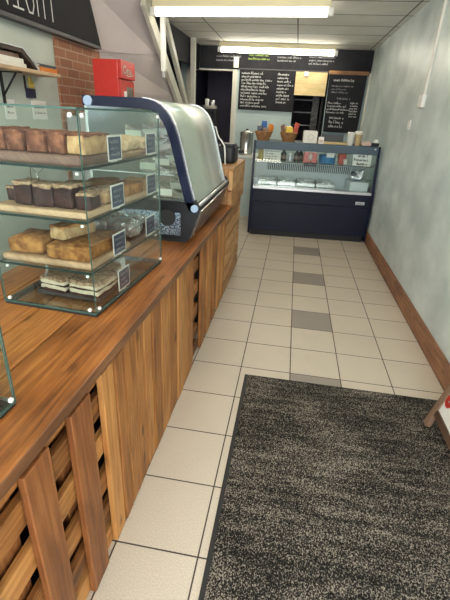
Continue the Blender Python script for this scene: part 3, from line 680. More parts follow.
wood_tray(-0.315, -0.035, 0.095, 0.36, S0, 0.016, M['slate'], 'dark slate under layered cream slices at the bottom of the case', 'slate_tray', rnd=0.15)

def place(o, x, y, z, rz=0.0): o.location = inc(x, y, z); o.rotation_euler = (0, 0, RZ + rz); return o
def slice_cake(name, x, y, z, size, mb_, mt_, label, cat, group, rz=0.0, rnd=0.2, nz=0.006, top=None, seed=0, bulge=0.0, toph=0.012, ns=18):
    t = thing(name, label, cat, (0, 0, 0), 0, group)
    MB().lump((0, 0, 0), size, rnd, nz, ns=ns, n=9, seed=seed, bulge=bulge).build('cake', mb_, t)
    if top: MB().lump((0, 0, size[2] - toph * 0.5 + bulge * 0.4), (size[0] * 0.985, size[1] * 0.985, toph), 0.5, nz * 0.8, ns=30, n=8, seed=seed + 5).build('topping', top, t)
    return place(t, x, y, z, rz)
# top shelf: a row of reddish tray bake slices, a paler block at the end
z = S1 + 0.034
sp = ['leftmost tray bake slice', 'second tray bake slice from the left', 'third tray bake slice from the left', 'fourth tray bake slice from the left']
for i, x in enumerate((-0.343, -0.265, -0.190, -0.117)):
    slice_cake('tray_bake_slice', x, 0.115, z, (0.064, 0.15, 0.060 + (0.004 if i == 0 else 0)), M['cake_pink'], 0, sp[i] + ' on the top shelf of the glass case', 'cake', 'tray bake slices on the top shelf', rz=R((2, -3, 2, 3)[i]), top=M['cake_pink'], seed=i)
slice_cake('sponge_block', -0.047, 0.135, z, (0.064, 0.17, 0.060), M['sponge'], 0, 'pale sponge block with brown top at the corner of the top shelf', 'cake', None, top=M['cake_pink'], seed=9)
z = S1 + 0.026
for i, (x, y, s) in enumerate(((-0.075, 0.375, 1.0), (-0.08, 0.46, 1.05), (-0.07, 0.545, 0.9))):
    slice_cake('cream_pastry', x, y, z, (0.10, 0.068, 0.048 * s), M['cream_p'], 0, ('front', 'middle', 'rear')[i] + ' pale flaky pastry in the row behind the sponge block, top shelf', 'pastry', 'pale pastries on the top shelf', rz=R((8, -10, 5)[i]), nz=0.014, rnd=0.6, seed=20 + i, ns=32)
for i, (x, y) in enumerate(((-0.21, 0.40), (-0.32, 0.52))):
    slice_cake('cream_pastry', x, y, z, (0.10, 0.085, 0.05), M['cream_p'], 0, ('inner pale pastry behind the tray bake slices, top shelf', 'rearmost inner pale pastry near the back glass, top shelf')[i], 'pastry', 'pale pastries on the top shelf', nz=0.014, rnd=0.6, seed=25 + i, ns=32)
# second shelf: brownies with crumb topping
z = S2 + 0.024
bn = [(-0.345, 0.13, 0.07, 0.075, 0.044, 'lone low brownie at the left end of the second shelf'), (-0.272, 0.085, 0.070, 0.085, 0.074, 'second brownie from the left, tall with crumb top, in the glass case'),
      (-0.195, 0.085, 0.072, 0.085, 0.070, 'middle dark brownie of the front row in the glass case'), (-0.118, 0.095, 0.072, 0.09, 0.074, 'dark brownie in the front row right of the middle one'),
      (-0.050, 0.10, 0.056, 0.09, 0.050, 'low brownie at the right corner of the second shelf')]
for i, (x, y, sx, sy, sz, lb) in enumerate(bn):
    slice_cake('brownie', x, y, z, (sx, sy, sz), M['choc'], 0, lb, 'cake', 'brownies on the second shelf', rz=R((4, -3, 5, -2, 8)[i]), top=M['crumb'], nz=0.006, seed=30 + i, toph=0.016)
slice_cake('brownie', -0.155, 0.205, z, (0.09, 0.08, 0.062), M['choc'], 0, 'brownie standing behind the front row on the second shelf', 'cake', 'brownies on the second shelf', top=M['crumb'], seed=37, toph=0.016)
slice_cake('crumble_slice', -0.055, 0.215, z, (0.075, 0.10, 0.05), M['sponge'], 0, 'pale crumble slice beside the glass behind the corner brownie', 'cake', None, top=M['crumb'], nz=0.009, seed=38, rnd=0.5)
z = S2 + 0.022
for i, (x, y, l) in enumerate(((-0.07, 0.43, 0.15), (-0.075, 0.555, 0.07), (-0.20, 0.45, 0.18))):
    slice_cake('flapjack', x, y, z, (0.10, l, 0.046), (M['crust'], M['sponge'], M['crust'])[i], 0, ('long golden flapjack slice between two price labels, second shelf', 'short pale flapjack by the rear price label, second shelf', 'golden flapjack further inside behind the brownies')[i], 'cake', 'flapjacks on the second shelf', seed=40 + i, nz=0.008, rnd=0.4)
wh = thing('cake_tongs', 'thin wire cake tongs standing over the brownies', 'tongs', (0, 0, 0))
MB().tube([(-0.03, 0, 0.0), (-0.028, 0.0, 0.05), (-0.005, 0, 0.03), (0.0, 0, 0.0)], 0.0014, 6).build('wire', M['steel'], wh)
MB().tube([(0.0, 0, 0.0), (0.002, 0.0, 0.03), (0.03, 0.0, 0.055), (0.045, 0, 0.056)], 0.0014, 6).build('wire', M['steel'], wh)
place(wh, -0.215, 0.07, S2 + 0.024 + 0.080)
# third shelf: loaves
z = S3 + 0.026
slice_cake('loaf_cake', -0.296, 0.115, z, (0.145, 0.15, 0.055), M['crust'], 0, 'whole golden loaf cake at the left of the third shelf', 'cake', 'loaf cakes on the third shelf', rnd=0.55, bulge=0.014, nz=0.006, seed=50)
slice_cake('loaf_cake', -0.115, 0.16, z, (0.165, 0.26, 0.046), M['crust'], 0, 'wide cut loaf cake at the right of the third shelf', 'cake', 'loaf cakes on the third shelf', rnd=0.35, nz=0.006, seed=51, top=M['crust'])
slice_cake('loaf_cake', -0.165, 0.165, z + 0.054, (0.068, 0.17, 0.046), M['sponge'], 0, 'small loaf slice stacked on top of the wide loaf', 'cake', 'loaf cakes on the third shelf', rz=R(-14), rnd=0.3, nz=0.005, seed=52, top=M['crust'])
z = S3 + 0.020
def wrapped(x, y, z, size, mt_, label, seed, rz=0):
    t = thing('wrapped_cake', label, 'cake', (0, 0, 0), 0, 'film wrapped cakes on the third shelf')
    MB().lump((0, 0, 0.002), (size[0] * 0.86, size[1] * 0.86, size[2] * 0.8), 0.4, 0.006, n=7, seed=seed).build('cake', mt_, t)
    MB().lump((0, 0, 0), size, 0.6, 0.013, ns=34, n=10, seed=seed + 3).build('film', M['film'], t)
    return place(t, x, y, z, rz)
wrapped(-0.075, 0.42, z, (0.11, 0.10, 0.075), M['cake_pink'], 'film wrapped cake nearest the large loaf, beside the glass', 60)
wrapped(-0.095, 0.535, z, (0.11, 0.10, 0.070), M['choc'], 'film wrapped dark cake by the rear price label, third shelf', 61, R(6))
wrapped(-0.20, 0.44, z, (0.11, 0.13, 0.075), M['cake_pink'], 'film wrapped cake further inside the third shelf', 62)
wrapped(-0.21, 0.56, z, (0.11, 0.08, 0.070), M['sponge'], 'film wrapped pale cake in the back corner of the third shelf', 63)
# bottom: layered slices on slate
z = S0 + 0.016
def layered(x, y, rz, label, seed, size=(0.115, 0.13)):
    t = thing('layered_slice', label, 'cake', (0, 0, 0), 0, 'layered slices at the bottom'); h = 0
    for k, (th, mm, nm) in enumerate(((0.010, 'choc', 'base_layer'), (0.014, 'whitecream', 'cream_layer'), (0.009, 'choc', 'jam_layer'), (0.014, 'whitecream', 'cream_layer'), (0.012, 'crumb', 'topping'))):
        s = 1.0 if k != 2 else 0.97
        MB().lump((0, 0, h), (size[0] * s, size[1] * s, th + 0.002), 0.5, 0.006 if k < 4 else 0.010, ns=26, n=9, seed=seed + k).build(nm, M[mm], t); h += th
    return place(t, x, y, z, rz)
layered(-0.232, 0.165, R(-6), 'left layered cream slice on the slate at the bottom', 70, (0.118, 0.145)); layered(-0.098, 0.165, R(-4), 'right layered cream slice on the slate at the bottom', 80, (0.125, 0.15))
layered(-0.165, 0.30, R(5), 'layered cream slice behind the front pair on the slate', 90, (0.20, 0.085))
# price labels clipped inside the front sheet
def price(y0, zb, label, h=0.088, w=0.104, lean=0.0, clip=True):
    t = thing('price_label', label, 'price label', (0, 0, 0), 0, 'chalkboard price labels in the case')
    MB().box((-0.002, -w / 2, 0), (0.0, w / 2, h)).build('border', M['offwhite'], t)
    MB().box((0.0, -w / 2 + 0.006, 0.006), (0.0008, w / 2 - 0.006, h - 0.006)).build('slate', M['pricecard'], t)
    m = MB()
    for k in range(3): m.scribble(-w / 2 + 0.016, w / 2 - 0.016 - 0.02 * (k == 1), h * (0.70 - 0.24 * k), 0.014, 0.0022, (0.0009, 0, 0), (0, 1, 0), (0, 0, 1))
    m.build('chalk_writing', M['chalk_dim'], t)
    MB().box((-0.014, -0.012, -0.003), (0.0, 0.012, 0.004)).build('clip', M['white'], t)
    t.location = inc(-0.011, y0, zb); t.rotation_euler = (0, R(-7) * lean, RZ); return t
M['pricecard'] = mat('price_card_slate', (0.030, 0.055, 0.11), 0.5, var=0.3, scale=40)
price(0.245, S1 + 0.003, 'near price label on the top shelf of the case'); price(0.575, S1 + 0.003, 'rear price label on the top shelf of the case')
price(0.245, S2 + 0.003, 'near price label on the second shelf beside the brownies'); price(0.570, S2 + 0.003, 'rear price label on the second shelf by the flapjack')
price(0.235, S3 + 0.003, 'near price label on the third shelf beside the wide loaf'); price(0.545, S3 + 0.003, 'rear price label on the third shelf by the wrapped cakes')
price(0.255, S0 + 0.003, 'price label on the floor of the case beside the layered slices', h=0.09, w=0.10)
m = MB(); m.lump((0, 0, 0), (0.05, 0.045, 0.075), 0.4, n=6)
cc = m.build('paper_cup', M['white'], origin=(0, 0, 0)); place(cc, -0.115, 0.41, S0); tag(cc, 'small white tub on the floor of the pastry case behind the slices', 'tub')
tc = thing('price_clip', 'loose silver clip hanging under the third shelf of the pastry case', 'clip', (0, 0, 0))
MB().tube([(0, 0, 0.0), (-0.004, 0, -0.03), (-0.016, 0, -0.055)], 0.005, 8).build('clip_body', M['alu'], tc)
MB().lathe([(0.003, 0), (0.006, 0.003), (0.003, 0.006)], (0, 0, -0.004), 10).build('stud', M['white'], tc); place(tc, -0.225, 0.06, SH[0] - 0.003)

# ------------------------------------------------------------------ curved glass chiller on the counter
Y0, Y1 = 0.633, 1.735
ch = thing('curved_chiller', 'dark blue curved glass countertop chiller behind the pastry case', 'display fridge', (-0.66, Y0, HT))
def cp(x, z): return (x + 0.66, z - HT)
outer = [(-0.97, 1.612), (-0.64, 1.612), (-0.60, 1.608), (-0.565, 1.600), (-0.532, 1.583), (-0.503, 1.558), (-0.480, 1.528), (-0.457, 1.485), (-0.437, 1.432), (-0.42, 1.37), (-0.40, 1.29), (-0.375, 1.195), (-0.345, 1.09), (-0.325, 1.05)]
def inset(pts, d):
    r = []
    for i, p in enumerate(pts):
        a = Vector(pts[max(i - 1, 0)]); b = Vector(pts[min(i + 1, len(pts) - 1)]); t = (b - a).normalized()
        r.append((p[0] - t.y * -1 * -d if False else p[0] + t.y * d, p[1] - t.x * d))
    return r
inner = inset(outer, 0.05)
dpt = Y1 - Y0
for k, yy in enumerate((0.0, dpt - 0.03)):
    m = MB(); band = [cp(*p) for p in outer] + [cp(*p) for p in inner[::-1]]
    m.prism(band, yy, yy + 0.03); m.build('end_frame', M['navy'], ch, bevel=0.003)
    m = MB(); m.prism([cp(*p) for p in ([(-0.97, 1.08)] + inner[:-1] + [(-0.40, 1.08)])], yy + 0.012, yy + 0.018); m.build('end_glass', M['glass'], ch)
    m = MB(); m.prism([cp(*p) for p in [(-0.97, 1.085), (-0.97, 0.858), (-0.372, 0.858), (-0.305, 1.05), (-0.335, 1.10), (-0.36, 1.085)]], yy, yy + 0.03); m.build('end_panel', M['black'], ch, bevel=0.003)
    if k == 0:
        MB().box((-0.90 + 0.66, -0.004, 0.885 - HT), (-0.42 + 0.66, -0.0005, 1.02 - HT)).build('sparkle_plate', M['sparkle'], ch)  # added plate carrying the painted sparkle, not a vent
        m = MB(); m.lathe([(0.050, -0.012), (0.052, -0.0045)], (-0.50 + 0.66, 0, 0.99 - HT), 20, axis='y'); m.build('fan_cover', M['rubber'], ch)
    for (x, z, r) in (((-0.935), 1.585, 0.026), (-0.337, 1.052, 0.022)):
        m = MB(); m.lathe([(r * 0.8, -0.012), (r, -0.009), (r, 0.0)], (x + 0.66, yy if k == 0 else yy + 0.042, z - HT), 20, axis='y'); m.build('round_cap', M['capblue'], ch)
MB().box((-0.98 + 0.66, 0.0, 0.0), (-0.385 + 0.66, dpt, 0.013)).build('foot_plinth', M['rubber'], ch)
m = MB(); m.prism([cp(*p) for p in [(-0.97, 1.07), (-0.97, 0.86), (-0.375, 0.86), (-0.315, 1.045), (-0.34, 1.07)]], 0.031, dpt - 0.031); m.build('base_unit', M['black'], ch)
m = MB()    # ventilation front, between kink and plinth
a, b = Vector((-0.372, 0.865)), Vector((-0.312, 1.04)); nrm = Vector((0.945, -0.325))
for i in range(9):
    q = a.lerp(b, (i + 0.3) / 9.3); q2 = a.lerp(b, (i + 0.85) / 9.3)
    m.prism([cp(*(q + nrm * 0.001)), cp(*(q2 + nrm * 0.001)), cp(*(q2 + nrm * 0.009)), cp(*(q + nrm * 0.009))], 0.035, dpt - 0.035)
m.build('vent_grille', M['steel'], ch)
m = MB(); gl = inset(outer, 0.004); gl2 = inset(outer, 0.010); poly = [cp(*p) for p in gl[2:]] + [cp(*p) for p in gl2[2:][::-1]]
m.prism(poly, 0.031, dpt - 0.031, sm=False); o = m.build('curved_glass', M['glass_curved'], ch)
for p in o.data.polygons: p.use_smooth = len(p.vertices) == 4
for yy in (0.030, dpt - 0.048):
    m = MB(); g0 = inset(outer, -0.004); g1 = inset(outer, 0.006); m.prism([cp(*p) for p in g0[1:]] + [cp(*p) for p in g1[1:][::-1]], yy, yy + 0.018); m.build('glass_trim', M['alu'], ch)
MB().tube([cp(-0.322, 1.062)[:1] + (0.032,) + cp(-0.322, 1.062)[1:], cp(-0.322, 1.062)[:1] + (dpt - 0.032,) + cp(-0.322, 1.062)[1:]], 0.010, 8).build('lower_trim', M['alu'], ch)
m = MB(); m.box((-0.97 + 0.66, 0.031, 1.575 - HT), (-0.60 + 0.66, dpt - 0.031, 1.610 - HT)); m.build('roof', M['alu'], ch)
MB().box((-0.975 + 0.66, 0.031, 1.07 - HT), (-0.96 + 0.66, dpt - 0.031, 1.57 - HT)).build('rear_doors', M['alu'], ch)
MB().box((-0.62 + 0.66, 0.06, 1.560 - HT), (-0.59 + 0.66, dpt - 0.06, 1.573 - HT)).build('light_strip', M['led'], ch)
for (x1, z) in ((-0.47, 1.22), (-0.53, 1.39)): MB().pane((-0.955 + 0.66, 0.035, z - HT), (x1 + 0.66, dpt - 0.035, z + 0.006 - HT)).build('shelf', [M['glass'], M['alu']], ch)
MB().box((-0.955 + 0.66, 0.035, 1.071 - HT), (-0.37 + 0.66, dpt - 0.035, 1.082 - HT)).build('deck', M['steel'], ch)
# wrapped sandwiches inside
def sandwich_base():
    t = thing('wrapped_sandwich', 'x x x x', 'sandwich', (0, 0, 0), 0, 'wrapped sandwiches in the chiller')
    m = MB(); m.prism([(-0.075, 0), (0.075, 0), (-0.075, 0.085)], -0.04, 0.04); m.build('pack', mat('sandwich_pack', (0.50, 0.45, 0.40), 0.3, col2=(0.25, 0.20, 0.17), scale=25), t, bevel=0.006)
    m = MB(); m.box((-0.074, -0.0415, 0.012), (0.02, -0.0402, 0.05)); m.build('pack_label', M['offwhite'], t); return t
sw0 = sandwich_base(); first = True
rows = (('deck', 1.0825, -0.52), ('lower shelf', 1.2265, -0.62), ('upper shelf', 1.3965, -0.70))
ordn = ('nearest', 'second', 'third', 'farthest')
for nm, z, x in rows:
    for i in range(4):
        lb = '%s wrapped sandwich on the %s of the curved chiller' % (ordn[i], nm)
        loc = (x + (0.01 if i % 2 else 0), Y0 + 0.14 + i * 0.25, z)
        if first: sw0.location = loc; sw0['label'] = lb; first = False
        else: dup(sw0, loc, lb)

# ------------------------------------------------------------------ left wall : shelf, books, cards, cooler
ws = thing('wall_shelf', 'rough pine wall shelf on a black bracket at the upper left', 'shelf', (XL, 0.9, 1.765))
MB().box((0.0, -0.9, 0), (0.20, 1.02, 0.026), grain=1).build('plank', M['w_pale'], ws, bevel=0.004)
for yb in (0.52, -0.45):
    m = MB(); m.box((0.0, yb - 0.014, -0.22), (0.008, yb + 0.014, 0.0)); m.box((0.008, yb - 0.014, -0.008), (0.17, yb + 0.014, 0.0)); m.tube([(0.006, yb, -0.16), (0.13, yb, -0.008)], 0.008, 6); m.build('bracket', M['black'], ws)
SZ = 1.765 + 0.026
def book(y0, y1, x0, x1, z, h, mt_, label, tilt=0.0):
    t = thing('book', label, 'book', ((x0 + x1) / 2 + XL, (y0 + y1) / 2, z), 0, 'books on the wall shelf')
    w, d = (x1 - x0) / 2, (y1 - y0) / 2
    MB().box((-w + 0.004, -d + 0.003, 0.003), (w - 0.006, d - 0.003, h - 0.003)).build('pages', M['offwhite'], t)
    m = MB(); m.box((-w, -d, 0), (w, d, 0.0028)); m.box((-w, -d, h - 0.0028), (w, d, h)); m.box((w - 0.0045, -d, 0.0028), (w, d, h - 0.0028)); m.build('cover', mt_, t)
    t.rotation_euler = (tilt, 0, 0); return t
book(0.95, 1.50, 0.01, 0.17, SZ, 0.028, M['pk_white'], 'wide cream book lying at the bottom of the shelf pile')
book(0.98, 1.48, 0.01, 0.165, SZ + 0.029, 0.03, M['offwhite'], 'pale book lying second from the bottom of the shelf pile')
book(0.9, 1.44, 0.02, 0.16, SZ + 0.060, 0.026, M['pk_brown'], 'brown book on top of the shelf pile below the dark tray')
tr = thing('serving_tray', 'dark tray leaning over the pile of pale books on the shelf', 'tray', (XL + 0.10, 1.24, SZ))
m = MB(); m.prism([(-0.42, 0.098), (0.195, 0.096), (0.345, 0.003), (0.372, 0.003), (0.21, 0.122), (-0.42, 0.127)], -0.08, 0.09, ax='yz'); m.build('tray_panel', M['w_tray'], tr)
m = MB(); m.prism([(-0.42, 0.1275), (0.2105, 0.1225), (0.3725, 0.003), (0.379, 0.006), (0.213, 0.128), (-0.42, 0.133)], -0.085, 0.095, ax='yz'); m.build('tray_edge', M['alu'], tr)
book(1.66, 1.90, 0.03, 0.18, SZ, 0.032, M['pk_orange'], 'orange red book at the end of the shelf, lower of two')
book(1.67, 1.90, 0.03, 0.175, SZ + 0.033, 0.020, M['pk_navy'], 'dark book with red edge at the shelf end, upper of two')
book(1.632, 1.656, 0.03, 0.16, SZ, 0.06, M['mint_l'], 'small pale green book between tray and orange book')
wc = thing('wall_hanging', 'yellow figure on a dark backing hanging under the shelf end', 'ornament', (XL, 1.76, 1.60))
MB().box((0, -0.06, 0.0), (0.02, 0.05, 0.07)).build('dark_base', M['darkblue'], wc); MB().box((0, -0.065, 0.06), (0.006, -0.045, 0.16)).build('dark_strip', M['black'], wc)
m = MB(); m.lump((0.015, 0.01, 0.072), (0.02, 0.07, 0.05), 0.8, 0.004, n=6); m.lump((0.015, 0.0, 0.11), (0.018, 0.03, 0.045), 0.8, 0.003, n=6); m.build('yellow_figure', M['yellow_paper'], wc)
def card(y, z, w, h, label):
    t = thing('wall_card', label, 'notice', (XL, y, z), 0, 'white cards under the shelf')
    MB().box((0, -w / 2, 0), (0.006, w / 2, h)).build('card', M['white'], t); m = MB()
    for k in range(2): m.scribble(-w / 2 + 0.02, w / 2 - 0.02, h * (0.6 - 0.3 * k), 0.02, 0.003, (0.0065, 0, 0), (0, 1, 0), (0, 0, 1))
    m.build('writing', M['ink'], t)
card(1.47, 1.44, 0.12, 0.14, 'white card on the left wall below the black bracket'); card(1.86, 1.44, 0.20, 0.145, 'wider white card on the left wall below the yellow figure')

cb = thing('storage_cabinet', 'plain grey cabinet under the red cooler behind the counter', 'cabinet', (-1.72, 2.60, 0))
MB().box((-0.25, -0.36, 0.06), (0.22, 0.36, 1.475)).build('body', M['cabinet'], cb, bevel=0.004); MB().box((-0.24, -0.35, 0), (0.19, 0.35, 0.06)).build('plinth', M['black'], cb)
for s in (-1, 1):
    d = MB().box((0.22, min(0.005 * s, 0.355 * s), 0.08), (0.24, max(0.005 * s, 0.355 * s), 1.465)).build('door', M['cabinet'], cb, bevel=0.003)
    hd = MB().box((-0.0, -0.01, -0.06), (0.02, 0.01, 0.06)).build('handle', M['alu'], d); hd.location = (0.02, -0.13 * s, 0.2)
rc = thing('drinks_cooler', 'red countertop drinks cooler with a white script logo', 'cooler', (-1.66, 2.655, 1.475))
MB().box((-0.122, -0.175, 0), (0.13, 0.175, 0.50)).build('cabinet', M['red'], rc, bevel=0.008)
MB().box((0.1305, -0.175, 0.345), (0.165, 0.175, 0.50)).build('header', M['red'], rc, bevel=0.005)
dd = MB().box((0.1305, -0.175, 0.0), (0.150, 0.175, 0.335)).build('door', M['red'], rc, bevel=0.004)
o = MB().box((-0.002, -0.06, -0.13), (0.004, 0.11, 0.09)).build('door_window', M['steel'], dd); o.location = (0.011, 0.05, 0.0)
o = MB().box((0, 0, 0), (0.022, 0.018, 0.10)).build('handle', M['white'], dd); o.location = (0.02, -0.09, 0.02)
m = MB(); LO = ((0.1655, 0, 0.39), (0, 1, 0), (0, 0, 1))
m.stroke([(-0.07, 0.055), (-0.10, 0.065), (-0.13, 0.04), (-0.12, 0.005), (-0.09, 0.0), (-0.06, 0.02), (-0.04, 0.04), (-0.02, 0.03), (-0.03, 0.0), (-0.05, 0.01), (-0.02, 0.03), (0.02, 0.04), (0.0, 0.0), (0.03, 0.01), (0.06, 0.04), (0.05, 0.0), (0.08, 0.02)], 0.010, *LO)
m.stroke([(-0.07, -0.01), (0.0, -0.018), (0.12, 0.0)], 0.008, *LO); m.build('script_logo', M['pk_white'], rc)

# ------------------------------------------------------------------ serve-over freezer
FW, FD = 1.66, 0.72; FL = Vector((-0.345, 4.015, 0)); FR = R(3.2); FM = Matrix.Rotation(FR, 3, 'Z')
fz = thing('serve_over_chiller', 'dark navy serve-over chiller with glass front at the end of the aisle', 'display fridge', tuple(FL), FR)
def fl(x, y, z): return FL + FM @ Vector((x, y, z))
MB().box((0.04, 0.04, 0), (FW - 0.04, FD, 0.075)).build('plinth', M['rubber'], fz)
MB().box((0.032, 0.02, 0.076), (FW - 0.032, FD, 0.60)).build('body', M['navy_panel'], fz)
m = MB(); m.box((0.034, 0.0, 0.08), (FW - 0.034, 0.019, 0.485)); m.box((0.034, 0.0, 0.490), (FW - 0.034, 0.019, 0.655)); m.build('front_panel', M['navy_panel'], fz, bevel=0.003)
for x in (0.0, FW - 0.03):
    m = MB(); m.prism([(-0.004, 0.03), (-0.004, 0.72), (0.10, 1.20), (0.10, 1.265), (0.145, 1.265), (0.135, 1.20), (0.05, 0.72), (FD, 0.70), (FD, 0.03)], x, x + 0.03, ax='yz'); m.build('side_panel', M['navy'], fz, bevel=0.003)
    xm = x + 0.012; m = MB(); m.prism([(0.05, 0.722), (0.137, 1.177), (FD - 0.02, 1.177), (FD - 0.02, 0.722)], xm, xm + 0.005, ax='yz'); m.build('side_glass', M['glass'], fz)
m = MB(); m.box((0.032, -0.006, 0.655), (FW - 0.032, 0.12, 0.690)); m.build('deck_edge', M['alu'], fz, bevel=0.004)
MB().box((0.032, 0.12, 0.601), (FW - 0.032, 0.62, 0.625)).build('well_floor', M['liner'], fz)
m = MB(); m.box((0.032, 0.62, 0.601), (FW - 0.032, 0.64, 1.0)); m.build('rear_liner', M['liner'], fz)
m = MB(); m.box((0.20, 0.606, 0.845), (FW - 0.25, 0.612, 0.945)); m.build('vent_slot', M['grille_dark'], fz)
m = MB()
for i in range(44): x = 0.205 + i * 0.0275; m.box((x, 0.598, 0.845), (x + 0.013, 0.606, 0.945))
m.build('vent_grille', M['liner'], fz)
m = MB(); P = []
for i in range(8): P.append((FW - 0.034 if i & 1 else 0.034, (0.030 if not i & 4 else 0.118) + (0.005 if i & 2 else 0), 1.177 if i & 4 else 0.690))
m.hexa(P, mis=[1, 1, 0, 0, 1, 1]); m.build('front_glass', [M['glass'], M['glass_edge']], fz)
MB().pane((0.034, 0.22, 0.995), (FW - 0.034, FD - 0.02, 1.003)).build('middle_shelf', [M['glass'], M['shelf_edge']], fz)
MB().prism([(0.084, 1.160), (0.084, 1.262), (FD - 0.02, 1.262), (FD - 0.02, 1.178), (0.104, 1.178), (0.104, 1.160)], 0.0305, FW - 0.0305, ax='yz').build('canopy', M['canopy'], fz, bevel=0.004)
MB().box((0.05, 0.150, 1.164), (FW - 0.05, 0.175, 1.177)).build('light_strip', M['shelf_fill'], fz)  # added glowing strip to lighten the shelf fronts, concealed by the canopy lip
m = MB(); m.lathe([(0.006, 0), (0.012, 0.002), (0.012, 0.006)], (FW - 0.07, 0.0775, 1.235), 12, axis='y'); m.build('lock_button', M['alu'], fz)
m = MB(); m.box((FW - 0.22, -0.003, 0.525), (FW - 0.10, 0.0, 0.565)); m.build('maker_badge', M['alu'], fz)
m = MB(); m.scribble(FW - 0.21, FW - 0.11, 0.535, 0.022, 0.004, (0, -0.0032, 0), (1, 0, 0), (0, 0, 1)); m.build('badge_lettering', M['ink'], fz)
m = MB(); m.box((0.70, 0.205, 0.965), (0.865, 0.2195, 1.012)); m.build('shelf_label', M['black'], fz)
m = MB(); m.scribble(0.715, 0.85, 0.982, 0.018, 0.003, (0, 0.2045, 0), (1, 0, 0), (0, 0, 1)); m.build('label_writing', M['chalk_dim'], fz)
TZ = 1.2625; SZ3 = 1.0035
def onf(o, x, y, z, rz=0): o.location = fl(x, y, z); o.rotation_euler = (0, 0, FR + rz); return o
# on the middle shelf
j = thing('sauce_jar', 'mustard yellow jar at the left end of the chiller shelf', 'jar'); MB().lathe([(0.036, 0), (0.038, 0.01), (0.038, 0.12), (0.030, 0.135)], seg=18).build('jar_body', M['mustard'], j)
MB().lathe([(0.031, 0.135), (0.033, 0.137), (0.033, 0.155), (0.028, 0.158)], seg=18).build('lid', M['w_pale'], j); onf(j, 0.10, 0.32, SZ3)
def sign(x, y, z, w, h, label, lines, hh, lw):
    t = thing('card_sign', label, 'sign', (0, 0, 0), 0, 'white card signs on the chiller')
    MB().box((-w / 2, 0, 0), (w / 2, 0.004, h)).build('card', M['offwhite'], t); m = MB()
    for k, (f0, f1) in enumerate(lines): m.scribble(-w / 2 + w * f0, -w / 2 + w * f1, h * (0.72 - k * 0.62 / max(1, len(lines) - 1)) , hh, lw, (0, -0.001, 0), (1, 0, 0), (0, 0, 1))
    m.build('handwriting', M['ink'], t); return onf(t, x, y, z)
sign(0.255, 0.27, SZ3, 0.235, 0.165, 'white handwritten card standing beside the yellow jar inside the chiller', ((0.08, 0.95), (0.1, 0.6), (0.08, 0.9), (0.1, 0.75)), 0.020, 0.003)
sign(1.475, 0.235, SZ3 + 0.0, 0.245, 0.165, 'white card with bold lettering at the right end of the chiller', ((0.25, 0.8), (0.05, 0.97), (0.25, 0.8)), 0.034, 0.007)
bt = thing('sauce_bottle', 'first dark sauce bottle right of the handwritten card', 'bottle', (0, 0, 0), 0, 'dark bottles on the chiller shelf')
MB().lathe([(0.034, 0), (0.036, 0.008), (0.036, 0.10), (0.018, 0.125), (0.016, 0.145)], seg=18).build('bottle_body', mat('dark_bottle', (0.02, 0.014, 0.012), 0.15), bt)
MB().lathe([(0.0185, 0.145), (0.0185, 0.168), (0.016, 0.17)], seg=16).build('cap', M['black'], bt); MB().lathe([(0.0365, 0.03), (0.0368, 0.031), (0.0368, 0.075), (0.0365, 0.076)], seg=18).build('bottle_label', M['pk_brown'], bt)
onf(bt, 0.42, 0.34, SZ3)
dup(bt, tuple(fl(0.60, 0.35, SZ3)), 'second dark sauce bottle, beside the red box'); dup(bt, tuple(fl(0.66, 0.44, SZ3)), 'third dark sauce bottle, half hidden behind the red box')
wj = thing('salt_shaker', 'small white capped jar between the dark sauce bottles', 'jar'); MB().lathe([(0.03, 0), (0.032, 0.006), (0.030, 0.075), (0.026, 0.085)], seg=18).build('jar_body', M['foil'], wj); MB().lathe([(0.027, 0.085), (0.027, 0.11), (0.022, 0.113)], seg=18).build('cap', M['white'], wj); onf(wj, 0.51, 0.30, SZ3)
rb = thing('red_box', 'red box of drink sachets in the middle of the chiller shelf', 'box'); MB().box((-0.09, 0, 0), (0.09, 0.12, 0.165)).build('carton', M['pk_red'], rb, bevel=0.006)
MB().box((-0.088, -0.004, 0.138), (0.088, -0.0005, 0.162)).build('lid_band', M['pk_white'], rb); m = MB(); m.lathe([(0.022, 0), (0.03, 0.03), (0.024, 0.075), (0.012, 0.095)], (0, -0.004, 0.03), 14); m.build('printed_cup', M['pink'], rb); onf(rb, 0.785, 0.28, SZ3)
tbx = thing('plastic_tub', 'blue round tub with a white card on the chiller shelf', 'tub'); MB().lathe([(0.105, 0), (0.112, 0.01), (0.116, 0.085), (0.118, 0.09), (0.118, 0.105), (0.10, 0.11)], seg=26).build('tub_body', M['bluebox'], tbx)
MB().box((-0.03, -0.122, 0.085), (0.075, -0.119, 0.16)).build('card', M['offwhite'], tbx); onf(tbx, 1.03, 0.40, SZ3)
rp = thing('snack_packet', 'crumpled red packet beside the blue tub on the chiller shelf', 'packet'); MB().lump((0, 0, 0), (0.10, 0.08, 0.16), 0.6, 0.018, ns=22, n=10, seed=3).build('packet', M['pk_red'], rp); MB().lump((0.045, -0.03, 0.0), (0.05, 0.03, 0.07), 0.5, 0.008, n=6).build('white_corner', M['pk_white'], rp); onf(rp, 1.23, 0.38, SZ3)
